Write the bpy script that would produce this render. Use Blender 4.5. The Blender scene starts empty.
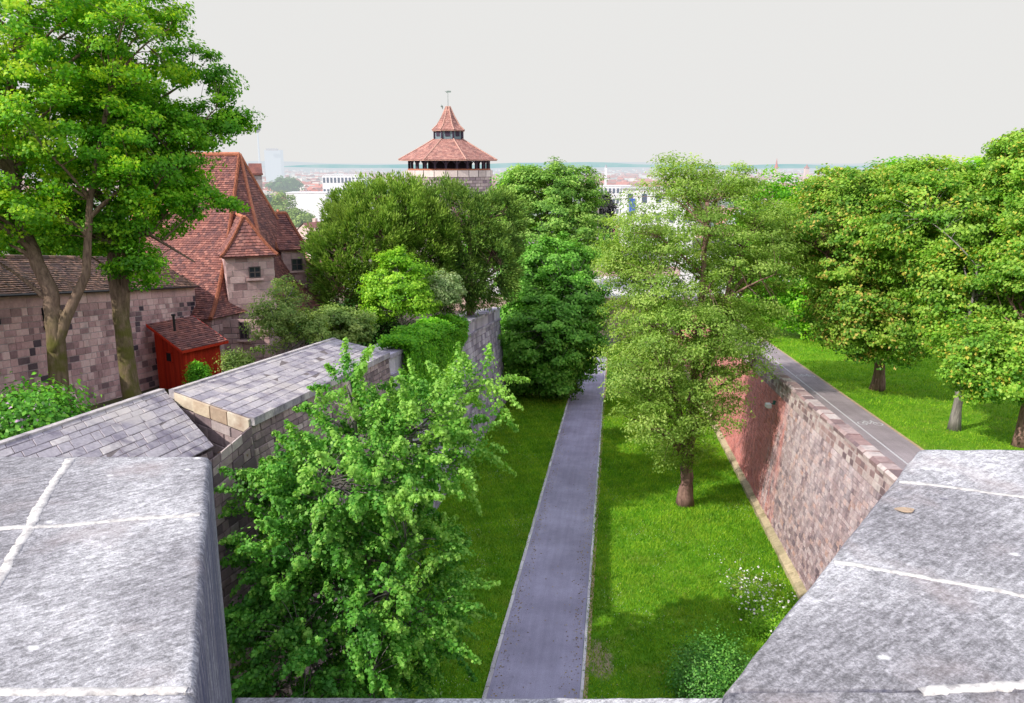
import bpy, math, random
import numpy as np
from mathutils import Vector
random.seed(7); rng = np.random.default_rng(11)
D = bpy.data; SC = bpy.context.scene; COL = SC.collection
R = math.radians

# ------------------------------------------------------------------ geometry of the place
H = 13.0                                   # eye height above the moat floor
F = 800.0; PITCH = math.atan(186.5/800.0); CP, SP = math.cos(PITCH), math.sin(PITCH)
def ray(u, v):
    a = (u-512)/F; b = (v-351.5)/F
    return np.array([a, CP-b*SP, -SP-b*CP])
def PZC(u, v, zc):                         # world point seen at (u,v), zc metres along the view axis
    return np.array([0, 0, H]) + ray(u, v)*zc
def PZ(u, v, z):                           # ... on the level plane z
    r = ray(u, v); return np.array([0, 0, H]) + r*((z-H)/r[2])
AX = np.array([.127, .992]); NX = np.array([.992, -.127])
def SN(s, n, z):                           # moat coordinates: along, across
    p = AX*s + NX*n
    return np.array([p[0], p[1], z])
def zm(s): return -.084*s                  # moat floor
def zt(s): return 5.5-.084*s               # right terrace
def zl(y): return float(np.interp(y, [0, 10, 26.7, 40, 60, 100], [7.4, 6.2, 4.1, 2.4, 1.6, -2.6]))   # castle ground

# ------------------------------------------------------------------ node helpers
class NT:
    def __init__(s, name):
        s.m = D.materials.new(name); s.m.use_nodes = True; s.t = s.m.node_tree; s.t.nodes.clear()
        s.out = s.t.nodes.new('ShaderNodeOutputMaterial')
    def n(s, typ, ins=None, **kw):
        nd = s.t.nodes.new(typ)
        for k, v in kw.items(): setattr(nd, k, v)
        for k, v in (ins or {}).items(): s.set(nd, k, v)
        return nd
    def set(s, nd, k, v):
        sock = nd.inputs[k]
        if isinstance(v, bpy.types.NodeSocket): s.t.links.new(v, sock)
        elif isinstance(v, bpy.types.Node): s.t.links.new(v.outputs[0], sock)
        else:
            if sock.type == 'RGBA' and len(v) == 3: v = (*v, 1)
            sock.default_value = v
    def pos(s): return s.n('ShaderNodeNewGeometry').outputs['Position']
    def attr(s, a='rnd'): return s.n('ShaderNodeAttribute', attribute_name=a).outputs['Fac']
    def noise(s, vec, scale, detail=4, rough=.55, dist=0):
        return s.n('ShaderNodeTexNoise', {'Vector': vec, 'Scale': scale, 'Detail': detail, 'Roughness': rough, 'Distortion': dist}).outputs['Fac']
    def scl(s, vec, x, y, z, rz=0):
        return s.n('ShaderNodeMapping', {'Vector': vec, 'Scale': (x, y, z), 'Rotation': (0, 0, rz)}).outputs[0]
    def ramp(s, fac, stops):
        r = s.n('ShaderNodeValToRGB', {'Fac': fac}); e = r.color_ramp.elements
        while len(e) < len(stops): e.new(.5)
        for i, (p, c) in enumerate(stops):
            e[i].position = p
            c = (c, c, c) if isinstance(c, (int, float)) else c
            e[i].color = (*c, 1)
        return r.outputs['Color']
    def mix(s, fac, a, b, mode='MIX'):
        nd = s.n('ShaderNodeMix', data_type='RGBA', blend_type=mode)
        s.set(nd, 0, fac); s.set(nd, 6, a); s.set(nd, 7, b)
        return nd.outputs[2]
    def math(s, op, a, b=0.0, clamp=False):
        nd = s.n('ShaderNodeMath', operation=op, use_clamp=clamp); s.set(nd, 0, a); s.set(nd, 1, b); return nd.outputs[0]
    def bump(s, h, strength=.4, dist=.02):
        return s.n('ShaderNodeBump', {'Height': h, 'Strength': strength, 'Distance': dist}).outputs[0]
    def pbr(s, col, rough=.85, normal=None, spec=.3, metal=0):
        p = s.n('ShaderNodeBsdfPrincipled', {'Base Color': col, 'Roughness': rough, 'Specular IOR Level': spec, 'Metallic': metal})
        if normal is not None: s.set(p, 'Normal', normal)
        return p.outputs[0]
    def done(s, sh):
        s.t.links.new(sh, s.out.inputs[0]); return s.m
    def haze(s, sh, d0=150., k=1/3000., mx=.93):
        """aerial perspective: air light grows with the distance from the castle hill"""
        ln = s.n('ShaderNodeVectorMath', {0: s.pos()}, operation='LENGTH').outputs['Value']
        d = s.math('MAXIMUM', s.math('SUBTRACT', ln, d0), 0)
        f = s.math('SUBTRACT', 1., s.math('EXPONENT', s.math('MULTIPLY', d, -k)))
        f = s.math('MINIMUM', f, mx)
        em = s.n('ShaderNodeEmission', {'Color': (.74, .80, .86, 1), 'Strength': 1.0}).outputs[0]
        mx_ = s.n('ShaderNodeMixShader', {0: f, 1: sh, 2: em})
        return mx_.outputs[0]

def stone(name, stops, mott=.5, stain=(.05, .045, .05), stain_amt=.35, tint=None, sc=1.0, bump=.5, streak=False, haze=False):
    t = NT(name); p = t.pos()
    c = t.ramp(t.attr(), stops)
    n1 = t.noise(p, 9*sc, 5, .65)
    c = t.mix(mott, c, t.ramp(n1, [(.25, .35), (.5, .5), (.75, .72)]), 'OVERLAY')
    pv = t.scl(p, 1, 1, .25) if streak else p
    n2 = t.noise(pv, 1.1*sc, 5, .6)
    f = t.math('MULTIPLY', t.ramp(n2, [(.47, 0.), (.68, 1.)]), stain_amt)
    c = t.mix(f, c, stain)
    if tint:                                # pale bloom / lichen
        n3 = t.noise(p, tint[1], 4, .6); f3 = t.math('MULTIPLY', t.ramp(n3, [(.54, 0.), (.66, 1.)]), tint[2])
        c = t.mix(f3, c, tint[0])
    hh = t.math('ADD', t.math('MULTIPLY', n1, .6), t.noise(p, 45*sc, 3, .7))
    sh = t.pbr(c, .9, t.bump(hh, bump, .02), .2)
    return t.done(t.haze(sh) if haze else sh)

def leafm(name, a, b, c, trans=.38, gloss=.03, blossom=None, haze=None):
    t = NT(name); p = t.pos()
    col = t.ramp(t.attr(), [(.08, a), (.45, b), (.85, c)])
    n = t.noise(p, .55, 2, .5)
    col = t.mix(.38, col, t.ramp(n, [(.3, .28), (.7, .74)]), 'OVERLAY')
    if blossom:
        bn = t.noise(p, .8, 2, .5)
        f = t.math('MULTIPLY', t.math('GREATER_THAN', t.attr('rnd2'), blossom[1]), t.ramp(bn, [(.4, 0.), (.55, 1.)]))
        col = t.mix(f, col, blossom[0])
    d = t.n('ShaderNodeBsdfDiffuse', {'Color': col}).outputs[0]
    tc = t.mix(.5, col, (.55, .8, .08), 'MULTIPLY'); tc = t.mix(.6, col, tc)
    tb = t.mix(1., col, (1.5, 1.45, .7), 'MULTIPLY')
    tr = t.n('ShaderNodeBsdfTranslucent', {'Color': tb}).outputs[0]
    m = t.n('ShaderNodeMixShader', {0: trans, 1: d, 2: tr}).outputs[0]
    g = t.n('ShaderNodeBsdfGlossy', {'Color': (.75, .85, .6, 1), 'Roughness': .55}).outputs[0]
    m2 = t.n('ShaderNodeMixShader', {0: gloss, 1: m, 2: g}).outputs[0]
    return t.done(t.haze(m2, 100, haze) if haze else m2)

def flat(name, col, rough=.8, var=.25, sc=6., haze=False, metal=0, spec=.3):
    t = NT(name); p = t.pos()
    n = t.noise(p, sc, 4, .6)
    c = t.mix(var, col, t.ramp(n, [(.3, .2), (.7, .8)]), 'OVERLAY')
    sh = t.pbr(c, rough, t.bump(n, .15, .01), spec, metal)
    return t.done(t.haze(sh) if haze else sh)

# ------------------------------------------------------------------ mesh helpers
def link(o, parent=None):
    COL.objects.link(o)
    if parent is not None: o.parent = parent
    return o
def mesh_np(name, V, Fs, mat, parent=None, attrs=None, smooth=False):
    """V (n,3); Fs list of arrays (m,k) of equal-sided faces"""
    me = D.meshes.new(name); V = np.asarray(V, dtype=np.float32)
    if isinstance(Fs, np.ndarray): Fs = [Fs]
    me.vertices.add(len(V)); me.vertices.foreach_set('co', V.ravel())
    loops = np.concatenate([f.ravel() for f in Fs]).astype(np.int32)
    tot = np.concatenate([np.full(len(f), f.shape[1]) for f in Fs]).astype(np.int32)
    start = np.concatenate([[0], np.cumsum(tot)[:-1]]).astype(np.int32)
    me.loops.add(len(loops)); me.loops.foreach_set('vertex_index', loops)
    me.polygons.add(len(tot)); me.polygons.foreach_set('loop_start', start); me.polygons.foreach_set('loop_total', tot)
    if smooth: me.polygons.foreach_set('use_smooth', np.ones(len(tot), dtype=bool))
    me.update(calc_edges=True); me.validate()
    for k, a in (attrs or {}).items():
        at = me.attributes.new(k, 'FLOAT', 'FACE'); at.data.foreach_set('value', np.asarray(a, dtype=np.float32))
    if mat: me.materials.append(mat)
    o = D.objects.new(name, me)
    return link(o, parent)

class MB:
    """collects faces, builds ONE mesh object"""
    def __init__(s): s.v = []; s.f = []; s.r = []; s.mi = []
    def add(s, pts, faces, r=None, mi=0):
        b = len(s.v); s.v += [tuple(map(float, p)) for p in pts]
        for f in faces:
            s.f.append([b+i for i in f]); s.r.append(random.random() if r is None else r); s.mi.append(mi)
    def quad(s, *p, r=None, mi=0): s.add(p, [tuple(range(len(p)))], r, mi)
    def hexa(s, lo, hi, r=None, mi=0):       # lo, hi : 4 points each (same winding)
        s.add(list(lo)+list(hi), [(3, 2, 1, 0), (4, 5, 6, 7), (0, 1, 5, 4), (1, 2, 6, 5), (2, 3, 7, 6), (3, 0, 4, 7)], r, mi)
    def box(s, c, size, rz=0, r=None, mi=0):
        x, y, z = [k/2 for k in size]; ca, sa = math.cos(rz), math.sin(rz)
        q = lambda X, Y, Z: (c[0]+X*ca-Y*sa, c[1]+X*sa+Y*ca, c[2]+Z)
        s.hexa([q(-x, -y, -z), q(x, -y, -z), q(x, y, -z), q(-x, y, -z)], [q(-x, -y, z), q(x, -y, z), q(x, y, z), q(-x, y, z)], r, mi)
    def prism(s, poly, z0, z1, r=None, mi=0):
        n = len(poly); z0 = z0 if hasattr(z0, '__len__') else [z0]*n; z1 = z1 if hasattr(z1, '__len__') else [z1]*n
        s.add([(p[0], p[1], z0[i]) for i, p in enumerate(poly)]+[(p[0], p[1], z1[i]) for i, p in enumerate(poly)],
              [tuple(range(n-1, -1, -1)), tuple(range(n, 2*n))]+[(i, (i+1) % n, n+(i+1) % n, n+i) for i in range(n)], r, mi)
    def tube(s, pts, rad, n=7, r=None, mi=0, cap=True):
        pts = [np.asarray(p, float) for p in pts]; rad = rad if hasattr(rad, '__len__') else [rad]*len(pts)
        V = []; up = np.array([.13, .31, .94])
        for i, p in enumerate(pts):
            t = pts[min(i+1, len(pts)-1)]-pts[max(i-1, 0)]; t = t/(np.linalg.norm(t)+1e-9)
            a = np.cross(t, up if abs(t@up) < .93 else np.array([1., 0, 0])); a /= np.linalg.norm(a); b = np.cross(t, a)
            for k in range(n):
                th = 2*math.pi*k/n; V.append(p+rad[i]*(a*math.cos(th)+b*math.sin(th)))
        Fc = [(i*n+k, i*n+(k+1) % n, (i+1)*n+(k+1) % n, (i+1)*n+k) for i in range(len(pts)-1) for k in range(n)]
        if cap: Fc += [tuple(range(n-1, -1, -1)), tuple((len(pts)-1)*n+k for k in range(n))]
        s.add(V, Fc, r, mi)
    def lathe(s, c, prof, n=8, rot=0, r=None, mi=0):
        V = []
        for (rr, z) in prof:
            for k in range(n):
                th = rot+2*math.pi*k/n; V.append((c[0]+rr*math.cos(th), c[1]+rr*math.sin(th), c[2]+z))
        m = len(prof)
        Fc = [(i*n+k, i*n+(k+1) % n, (i+1)*n+(k+1) % n, (i+1)*n+k) for i in range(m-1) for k in range(n)]
        Fc += [tuple(range(n-1, -1, -1)), tuple((m-1)*n+k for k in range(n))]
        s.add(V, Fc, r, mi)
    def build(s, name, mats, parent=None, smooth=False, bevel=0):
        me = D.meshes.new(name); me.from_pydata(s.v, [], s.f)
        at = me.attributes.new('rnd', 'FLOAT', 'FACE'); at.data.foreach_set('value', s.r)
        for m in (mats if isinstance(mats, (list, tuple)) else [mats]): me.materials.append(m)
        me.polygons.foreach_set('material_index', s.mi)
        if smooth: me.polygons.foreach_set('use_smooth', [True]*len(s.f))
        me.update(); o = link(D.objects.new(name, me), parent)
        if bevel:
            b = o.modifiers.new('bevel', 'BEVEL'); b.width = bevel; b.segments = 3; b.limit_method = 'ANGLE'; b.angle_limit = R(25)
        return o
def tag(o, label=None, cat=None, group=None, kind=None):
    for k, v in (('label', label), ('category', cat), ('group', group), ('kind', kind)):
        if v: o[k] = v
    return o
def empty(name, loc, label, cat, group=None, rz=0):
    o = D.objects.new(name, None); o.empty_display_size = .3; link(o); o.location = tuple(map(float, loc)); o.rotation_euler.z = rz
    return tag(o, label, cat, group)
def local(o, root):
    """mesh was made in world coordinates: parent it keeping its place"""
    o.parent = root; o.location = -Vector(root.location); return o

def bil(p00, p10, p11, p01):
    P = [np.asarray(p, float) for p in (p00, p10, p11, p01)]
    nrm = np.cross(P[1]-P[0], P[3]-P[0]); nrm /= np.linalg.norm(nrm)
    def f(u, v, d=0): return (1-v)*((1-u)*P[0]+u*P[1])+v*((1-u)*P[3]+u*P[2])+nrm*d
    f.U = (np.linalg.norm(P[1]-P[0])+np.linalg.norm(P[2]-P[3]))/2
    f.V = (np.linalg.norm(P[3]-P[0])+np.linalg.norm(P[2]-P[1]))/2
    return f
def masonry(mb, f, bw=.55, bh=.3, gap=.014, out=.02, back=True, ragged=.0, darkp=None):
    """courses of individually sized stones standing a little proud of a mortar bed (mi 1)"""
    v = 0
    if back:
        nn = max(1, int(f.U/2))
        for i in range(nn):
            a, b = i/nn, (i+1)/nn
            mb.quad(f(a, 0), f(b, 0), f(b, 1), f(a, 1), mi=1)
    while v < f.V-.02:
        h = bh*random.uniform(.78, 1.22)
        if f.V-(v+h) < bh*.45: h = f.V-v
        u = -random.random()*bw
        while u < f.U:
            w = bw*random.uniform(.55, 1.5); a, b = max(u, 0), min(u+w, f.U)
            if b-a > .06:
                g = gap*random.uniform(.4, 1.3)/2; d = out*random.uniform(.4, 1.3); ins = .012
                q = lambda x, y, dd: f(x/f.U, y/f.V, dd)
                j = lambda: random.uniform(-.006, .006)
                x0, x1, y0, y1 = a+g, b-g, v+g, v+h-g
                lo = [q(x0, y0, -.01), q(x1, y0, -.01), q(x1, y1, -.01), q(x0, y1, -.01)]
                hi = [q(x0+ins, y0+ins, d+j()), q(x1-ins, y0+ins, d+j()), q(x1-ins, y1-ins, d+j()), q(x0+ins, y1-ins, d+j())]
                r = random.random() if darkp is None else darkp(a/f.U, v/f.V)
                mb.add(lo+hi, [(4, 5, 6, 7), (0, 1, 5, 4), (1, 2, 6, 5), (2, 3, 7, 6), (3, 0, 4, 7)], r)
            u += w
        v += h
def tiles(mb, f, tw=.2, th=.19, r0=None):
    """plain clay tiles: every tile a tilted quad with a visible lower edge; f u along, v upward"""
    rows = max(1, int(f.V/th)); cols = max(1, int(f.U/tw))
    for i in range(rows):
        for k in range(cols):
            off = .5*(i % 2)/cols
            a = max(0, k/cols-off+.02/cols); b = min(1, (k+1)/cols-off-.02/cols)
            if b-a < .1/cols: continue
            v0 = i/rows; v1 = min(1, (i+1.05)/rows); d = .035+random.uniform(-.008, .012); rr = random.random()
            m = (a+b)/2; j = random.uniform(-.008, .008)
            p = [f(a, v0+.12/rows, d), f(m, v0, d+.008+j), f(b, v0+.12/rows, d), f(b, v1, .004), f(a, v1, .004)]
            q = [f(a, v0+.12/rows, 0), f(m, v0, 0), f(b, v0+.12/rows, 0)]
            mb.add(p+q, [(0, 1, 2, 3, 4), (5, 6, 1, 0), (6, 7, 2, 1)], rr)
    mb.quad(f(0, 0), f(1, 0), f(1, 1), f(0, 1), r=.1)

# ------------------------------------------------------------------ materials
PINK = [(0, (.07, .05, .055)), (.15, (.15, .10, .10)), (.3, (.30, .20, .19)), (.6, (.42, .28, .26)), (1, (.52, .36, .32))]
M = {}
M['mortar'] = flat('mortar', (.42, .34, .33), .95, .3, 12)
M['mortar_dark'] = flat('mortar_dark', (.17, .14, .14), .95, .3, 12)
M['pink'] = stone('pink_sandstone', [(0, (.04, .03, .045)), (.2, (.12, .085, .10)), (.36, (.42, .25, .25)), (.7, (.64, .39, .38)), (1, (.80, .55, .52))], .55, stain_amt=.35)
M['bastion'] = stone('bastion_sandstone', [(0, (.16, .12, .13)), (.15, (.26, .19, .20)), (.5, (.38, .28, .28)), (.85, (.47, .36, .35)), (1, (.54, .45, .43))], .6, (.10, .08, .09), .6, streak=True, bump=.8)
M['pinkhouse'] = stone('house_sandstone', [(0, (.28, .17, .17)), (.4, (.52, .34, .33)), (1, (.64, .45, .43))], .5, stain_amt=.35)
def moat_wall_mat():
    t = NT('moat_wall_sandstone'); p = t.pos()
    c = t.ramp(t.attr(), [(0, (.15, .11, .13)), (.25, (.30, .21, .22)), (.55, (.42, .30, .30)), (.8, (.52, .41, .42)), (1, (.48, .28, .23))])
    n1 = t.noise(p, 8, 5, .7); c = t.mix(.8, c, t.ramp(n1, [(.3, .22), (.5, .5), (.7, .8)]), 'OVERLAY')
    xyz = t.n('ShaderNodeSeparateXYZ', {0: p})
    along = t.math('ADD', t.math('MULTIPLY', xyz.outputs[0], AX[0]), t.math('MULTIPLY', xyz.outputs[1], AX[1]))
    hrel = t.math('ADD', xyz.outputs[2], t.math('MULTIPLY', along, .084))            # height above the lawn
    pv = t.scl(p, 1, 1, .22); n2 = t.noise(pv, 1.2, 5, .65)
    # white salt bloom high up on the nearer part, red algae farther along
    bl = t.math('MULTIPLY', t.ramp(n2, [(.38, 0.), (.62, 1.)]), t.ramp(t.math('MULTIPLY', hrel, .15), [(.15, .25), (.75, 1.)]))
    c = t.mix(t.math('MULTIPLY', bl, .6), c, (.70, .60, .62))
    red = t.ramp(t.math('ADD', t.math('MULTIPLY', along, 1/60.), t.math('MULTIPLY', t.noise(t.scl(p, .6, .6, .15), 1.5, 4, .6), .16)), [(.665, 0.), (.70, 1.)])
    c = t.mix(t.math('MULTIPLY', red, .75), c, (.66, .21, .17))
    dk = t.ramp(t.noise(p, 2.3, 5, .7), [(.5, 0.), (.72, .6)]); c = t.mix(dk, c, (.13, .095, .11))
    h = t.math('ADD', n1, t.noise(p, 30, 4, .7))
    return t.done(t.pbr(c, .95, t.bump(h, .9, .03), .15))
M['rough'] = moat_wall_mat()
M['grey'] = stone('grey_sandstone', [(0, (.26, .23, .30)), (.4, (.42, .38, .46)), (1, (.60, .55, .62))], .5, stain_amt=.5, streak=True)
M['slab'] = stone('coping_slab', [(0, (.32, .29, .33)), (.3, (.40, .365, .40)), (.8, (.46, .42, .44)), (1, (.56, .51, .50))], .75, (.12, .10, .15), .8, ((.60, .54, .50), .5, .6), sc=1.6)
M['slab_end'] = stone('slab_end', [(0, (.40, .30, .22)), (.5, (.60, .48, .34)), (1, (.62, .55, .44))], .5, (.22, .10, .06), .6)
M['cap'] = stone('parapet_cap', [(0, (.17, .12, .13)), (.3, (.34, .22, .21)), (.6, (.44, .34, .33)), (1, (.55, .47, .45))], .6, (.09, .075, .09), .5)
M['plinth'] = stone('yellow_plinth', [(0, (.36, .30, .19)), (1, (.52, .42, .27))], .7, (.13, .12, .05), .8)

def merlon_mat():
    t = NT('weathered_merlon_stone'); p = t.pos()
    big = t.noise(p, 1.7, 3, .5); mid = t.noise(p, 48, 6, .8); fine = t.noise(p, 170, 3, .8)
    st = t.noise(t.scl(t.scl(p, 1, 1, 1, R(-38)), 22, 95, 40), 1., 5, .7, .3)      # tooling marks
    c = t.ramp(big, [(.35, (.255, .245, .262)), (.52, (.32, .31, .33)), (.68, (.53, .52, .54))])
    c = t.mix(.7, c, t.ramp(mid, [(.36, .25), (.5, .5), (.64, .77)]), 'OVERLAY')
    c = t.mix(.5, c, t.ramp(st, [(.38, .2), (.52, .5), (.64, .8)]), 'OVERLAY')
    c = t.mix(.55, c, t.ramp(fine, [(.36, .2), (.64, .8)]), 'OVERLAY')
    fl = t.n('ShaderNodeTexVoronoi', {'Vector': t.scl(p, 16, 22, 16), 'Scale': 1.}, feature='F1')
    cell = t.n('ShaderNodeSeparateColor', {0: fl.outputs['Color']}).outputs[0]
    spot = t.math('MULTIPLY', t.math('GREATER_THAN', cell, .86), t.ramp(t.math('ADD', fl.outputs['Distance'], t.math('MULTIPLY', t.noise(p, 90, 3, .7), .25)), [(.22, 1.), (.33, 0.)]))
    c = t.mix(t.math('MULTIPLY', spot, .75), c, (.80, .79, .80))
    pit = t.math('MULTIPLY', t.math('LESS_THAN', cell, .10), t.ramp(fl.outputs['Distance'], [(.10, 1.), (.22, 0.)]))
    c = t.mix(t.math('MULTIPLY', pit, .6), c, (.16, .15, .19))
    br = t.ramp(t.noise(p, 4.5, 3, .6), [(.55, 0.), (.72, .35)]); c = t.mix(br, c, (.42, .34, .33))
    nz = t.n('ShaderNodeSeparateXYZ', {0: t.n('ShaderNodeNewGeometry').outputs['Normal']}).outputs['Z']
    side_shade = t.math('SUBTRACT', 1., t.math('ABSOLUTE', nz), True)
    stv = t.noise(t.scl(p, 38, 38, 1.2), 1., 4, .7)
    c = t.mix(t.math('MULTIPLY', side_shade, t.ramp(stv, [(.35, .95), (.62, .30)])), c, (.07, .075, .15))  # vertical faces darkened blue in streaks; their shade is in the colour
    h = t.math('ADD', t.math('MULTIPLY', st, .5), t.math('ADD', t.math('MULTIPLY', mid, 1.2), t.math('MULTIPLY', fine, .5)))
    h = t.math('SUBTRACT', h, t.math('MULTIPLY', pit, .8))
    return t.done(t.pbr(c, .95, t.bump(h, .75, .006), .1))
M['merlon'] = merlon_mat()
def joint_mat():
    t = NT('lime_mortar'); p = t.pos(); n = t.noise(p, 40, 5, .7); m = t.noise(p, 8, 4, .6)
    c = t.ramp(n, [(.35, (.33, .31, .31)), (.55, (.66, .63, .60))]); c = t.mix(t.math('MULTIPLY', t.ramp(m, [(.5, 0.), (.75, 1.)]), .5), c, (.35, .33, .34))
    return t.done(t.pbr(c, .95, t.bump(n, .6, .004), .1))
M['joint'] = joint_mat()

def tile_mat(name, stops, haze=False):
    t = NT(name); p = t.pos(); c = t.ramp(t.attr(), stops)
    n = t.noise(p, 1.3, 4, .6); c = t.mix(t.math('MULTIPLY', t.ramp(n, [(.45, 0.), (.65, 1.)]), .5), c, (.10, .06, .07))
    n2 = t.noise(p, 14, 4, .6); c = t.mix(.4, c, t.ramp(n2, [(.3, .3), (.7, .7)]), 'OVERLAY')
    sh = t.pbr(c, .8, t.bump(n2, .3, .01), .25); return t.done(t.haze(sh) if haze else sh)
M['tile_red'] = tile_mat('red_clay_tile', [(0, (.13, .06, .058)), (.35, (.24, .10, .085)), (.75, (.31, .125, .10)), (1, (.42, .19, .15))])
M['tile_brown'] = tile_mat('brown_clay_tile', [(0, (.08, .055, .045)), (.4, (.18, .11, .08)), (.8, (.30, .17, .12)), (1, (.42, .24, .17))])
M['ridge'] = flat('ridge_tile', (.46, .17, .10), .85, .6, 9)
M['tile_far'] = tile_mat('tower_tile', [(0, (.36, .17, .14)), (.5, (.44, .22, .185)), (1, (.50, .27, .22))])  # tiles lightened: the haze before the tower is in their colour
M['redwood'] = None
def wood():
    t = NT('red_painted_boards'); p = t.pos(); n = t.noise(t.scl(p, 22, 22, 1.2), 1., 4, .6)
    c = t.ramp(t.attr(), [(0, (.45, .025, .01)), (1, (.68, .05, .018))]); c = t.mix(.5, c, t.ramp(n, [(.3, .25), (.7, .65)]), 'OVERLAY')
    return t.done(t.pbr(c, .7, t.bump(n, .4, .01), .25))
M['redwood'] = wood()
M['dark'] = flat('dark_opening', (.012, .012, .016), .5, .1)
M['glass'] = flat('window_glass', (.03, .035, .05), .12, .1, 3, spec=.6)
M['frame_wood'] = flat('window_frame_paint', (.10, .08, .08), .6)
M['metal'] = flat('dark_metal', (.05, .05, .055), .4, .2, 8, metal=.6)
M['white'] = flat('white_paint', (.8, .8, .8), .5, .1)
M['oldwood'] = flat('weathered_board', (.20, .11, .07), .8, .5, 14)

def ground_mat(name, a, b, c, soil=None):
    t = NT(name); p = t.pos()
    n1 = t.noise(p, .35, 5, .6); n2 = t.noise(p, 3.0, 5, .7); n3 = t.noise(p, 38, 3, .8)
    col = t.ramp(t.math('ADD', t.math('MULTIPLY', n1, .55), t.math('MULTIPLY', n2, .45)), [(.36, a), (.5, b), (.62, c)])
    col = t.mix(.75, col, t.ramp(n3, [(.3, .22), (.7, .74)]), 'OVERLAY')
    n5 = t.noise(p, .9, 5, .65, .5); col = t.mix(t.math('MULTIPLY', t.ramp(n5, [(.52, 0.), (.66, 1.)]), .45), col, (.26, .30, .05))
    n6 = t.noise(p, 6., 3, .6); col = t.mix(t.math('MULTIPLY', t.ramp(n6, [(.62, 0.), (.72, 1.)]), .5), col, (.03, .12, .02))
    h = t.math('ADD', n3, t.math('MULTIPLY', n2, 1.5))
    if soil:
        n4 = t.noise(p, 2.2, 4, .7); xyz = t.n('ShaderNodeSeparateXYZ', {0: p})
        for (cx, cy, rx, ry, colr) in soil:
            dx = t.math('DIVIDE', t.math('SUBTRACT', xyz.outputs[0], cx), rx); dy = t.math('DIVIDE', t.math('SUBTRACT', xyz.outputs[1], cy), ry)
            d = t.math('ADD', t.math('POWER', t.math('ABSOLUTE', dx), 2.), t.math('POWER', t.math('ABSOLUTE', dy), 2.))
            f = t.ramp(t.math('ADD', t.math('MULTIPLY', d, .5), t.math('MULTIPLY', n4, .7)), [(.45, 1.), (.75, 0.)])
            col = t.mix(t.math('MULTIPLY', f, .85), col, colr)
    return t.done(t.pbr(col, .95, t.bump(h, .8, .05), .1))
dirt = PZC(598, 655, 1.0); 
def moat_pt(u, v):
    r = ray(u, v); s_ = r[:2]@AX; t_ = H/(-r[2]-.084*s_); return np.array([0, 0, H])+r*t_
def terr_pt(u, v):
    r = ray(u, v); s_ = r[:2]@AX; t_ = (H-5.5)/(-r[2]-.084*s_); return np.array([0, 0, H])+r*t_
d0 = moat_pt(600, 660); d1 = moat_pt(540, 425); t2b = moat_pt(685, 505); d3 = moat_pt(500, 408)
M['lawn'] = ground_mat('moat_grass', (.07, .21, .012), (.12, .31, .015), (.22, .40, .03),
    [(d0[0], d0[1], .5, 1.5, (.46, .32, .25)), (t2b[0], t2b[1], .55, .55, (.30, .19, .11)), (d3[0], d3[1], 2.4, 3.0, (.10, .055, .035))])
M['lawn2'] = ground_mat('terrace_grass', (.09, .25, .012), (.15, .34, .015), (.24, .43, .03))
M['court'] = ground_mat('courtyard_earth', (.05, .06, .03), (.10, .09, .05), (.14, .12, .08))
def asphalt(name, col):
    t = NT(name); p = t.pos(); n = t.noise(p, 70, 4, .85); m = t.noise(p, .5, 5, .6)
    lg = t.noise(t.scl(t.scl(p, 1, 1, 1, R(7.3)), 5, .25, 1), 1., 4, .6)            # paver streaks and wheel lines
    c = t.mix(.55, col, t.ramp(n, [(.3, .15), (.7, .85)]), 'OVERLAY'); c = t.mix(.45, c, t.ramp(m, [(.35, .32), (.65, .68)]), 'OVERLAY')
    c = t.mix(.18, c, t.ramp(lg, [(.35, .3), (.65, .7)]), 'OVERLAY')
    cr = t.n('ShaderNodeTexVoronoi', {'Vector': t.mix(.3, p, t.n('ShaderNodeTexNoise', {'Vector': p, 'Scale': 1.5}).outputs['Color']), 'Scale': .45}, feature='DISTANCE_TO_EDGE').outputs['Distance']
    ck = t.math('MULTIPLY', t.ramp(cr, [(.0, 1.), (.012, 0.)]), t.ramp(t.noise(p, .8), [(.6, 0.), (.75, .3)]))
    c = t.mix(ck, c, (.06, .055, .07))
    return t.done(t.pbr(c, .9, t.bump(n, .5, .01), .2))
M['path'] = asphalt('moat_path_asphalt', (.335, .315, .42))
M['path2'] = asphalt('terrace_path_asphalt', (.29, .245, .26))
M['kerb'] = stone('kerb_stone', [(0, (.50, .47, .50)), (1, (.78, .74, .76))], .5, stain_amt=.2)
M['sand'] = flat('sandy_edge', (.42, .30, .18), .95, .4, 5)
M['pale'] = flat('pale_paving', (.55, .52, .50), .9, .3, 1.5)
M['paint'] = flat('road_paint', (.50, .48, .50), .8, .8, 25)
def bark(name, a, b, moss=None):
    t = NT(name); p = t.pos(); n = t.noise(t.scl(p, 9, 9, 1.6), 1., 5, .7, .6)
    c = t.ramp(n, [(.32, a), (.62, b)])
    if moss:
        xyz = t.n('ShaderNodeSeparateXYZ', {0: p}); f = t.ramp(t.math('MULTIPLY', t.math('SUBTRACT', xyz.outputs[2], moss[1]), -.5), [(0., 0.), (.6, 1.)])
        c = t.mix(t.math('MULTIPLY', f, t.ramp(t.noise(p, 2.5, 4), [(.4, .3), (.6, .9)])), c, moss[0])
    return t.done(t.pbr(c, .95, t.bump(n, .9, .04), .15))
M['bark'] = bark('maple_bark', (.09, .06, .045), (.26, .18, .13), ((.10, .10, .02), 8.6))
M['bark_red'] = bark('reddish_bark', (.09, .05, .045), (.30, .18, .15))
M['bark_grey'] = bark('grey_bark', (.10, .09, .085), (.28, .25, .23))

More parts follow.
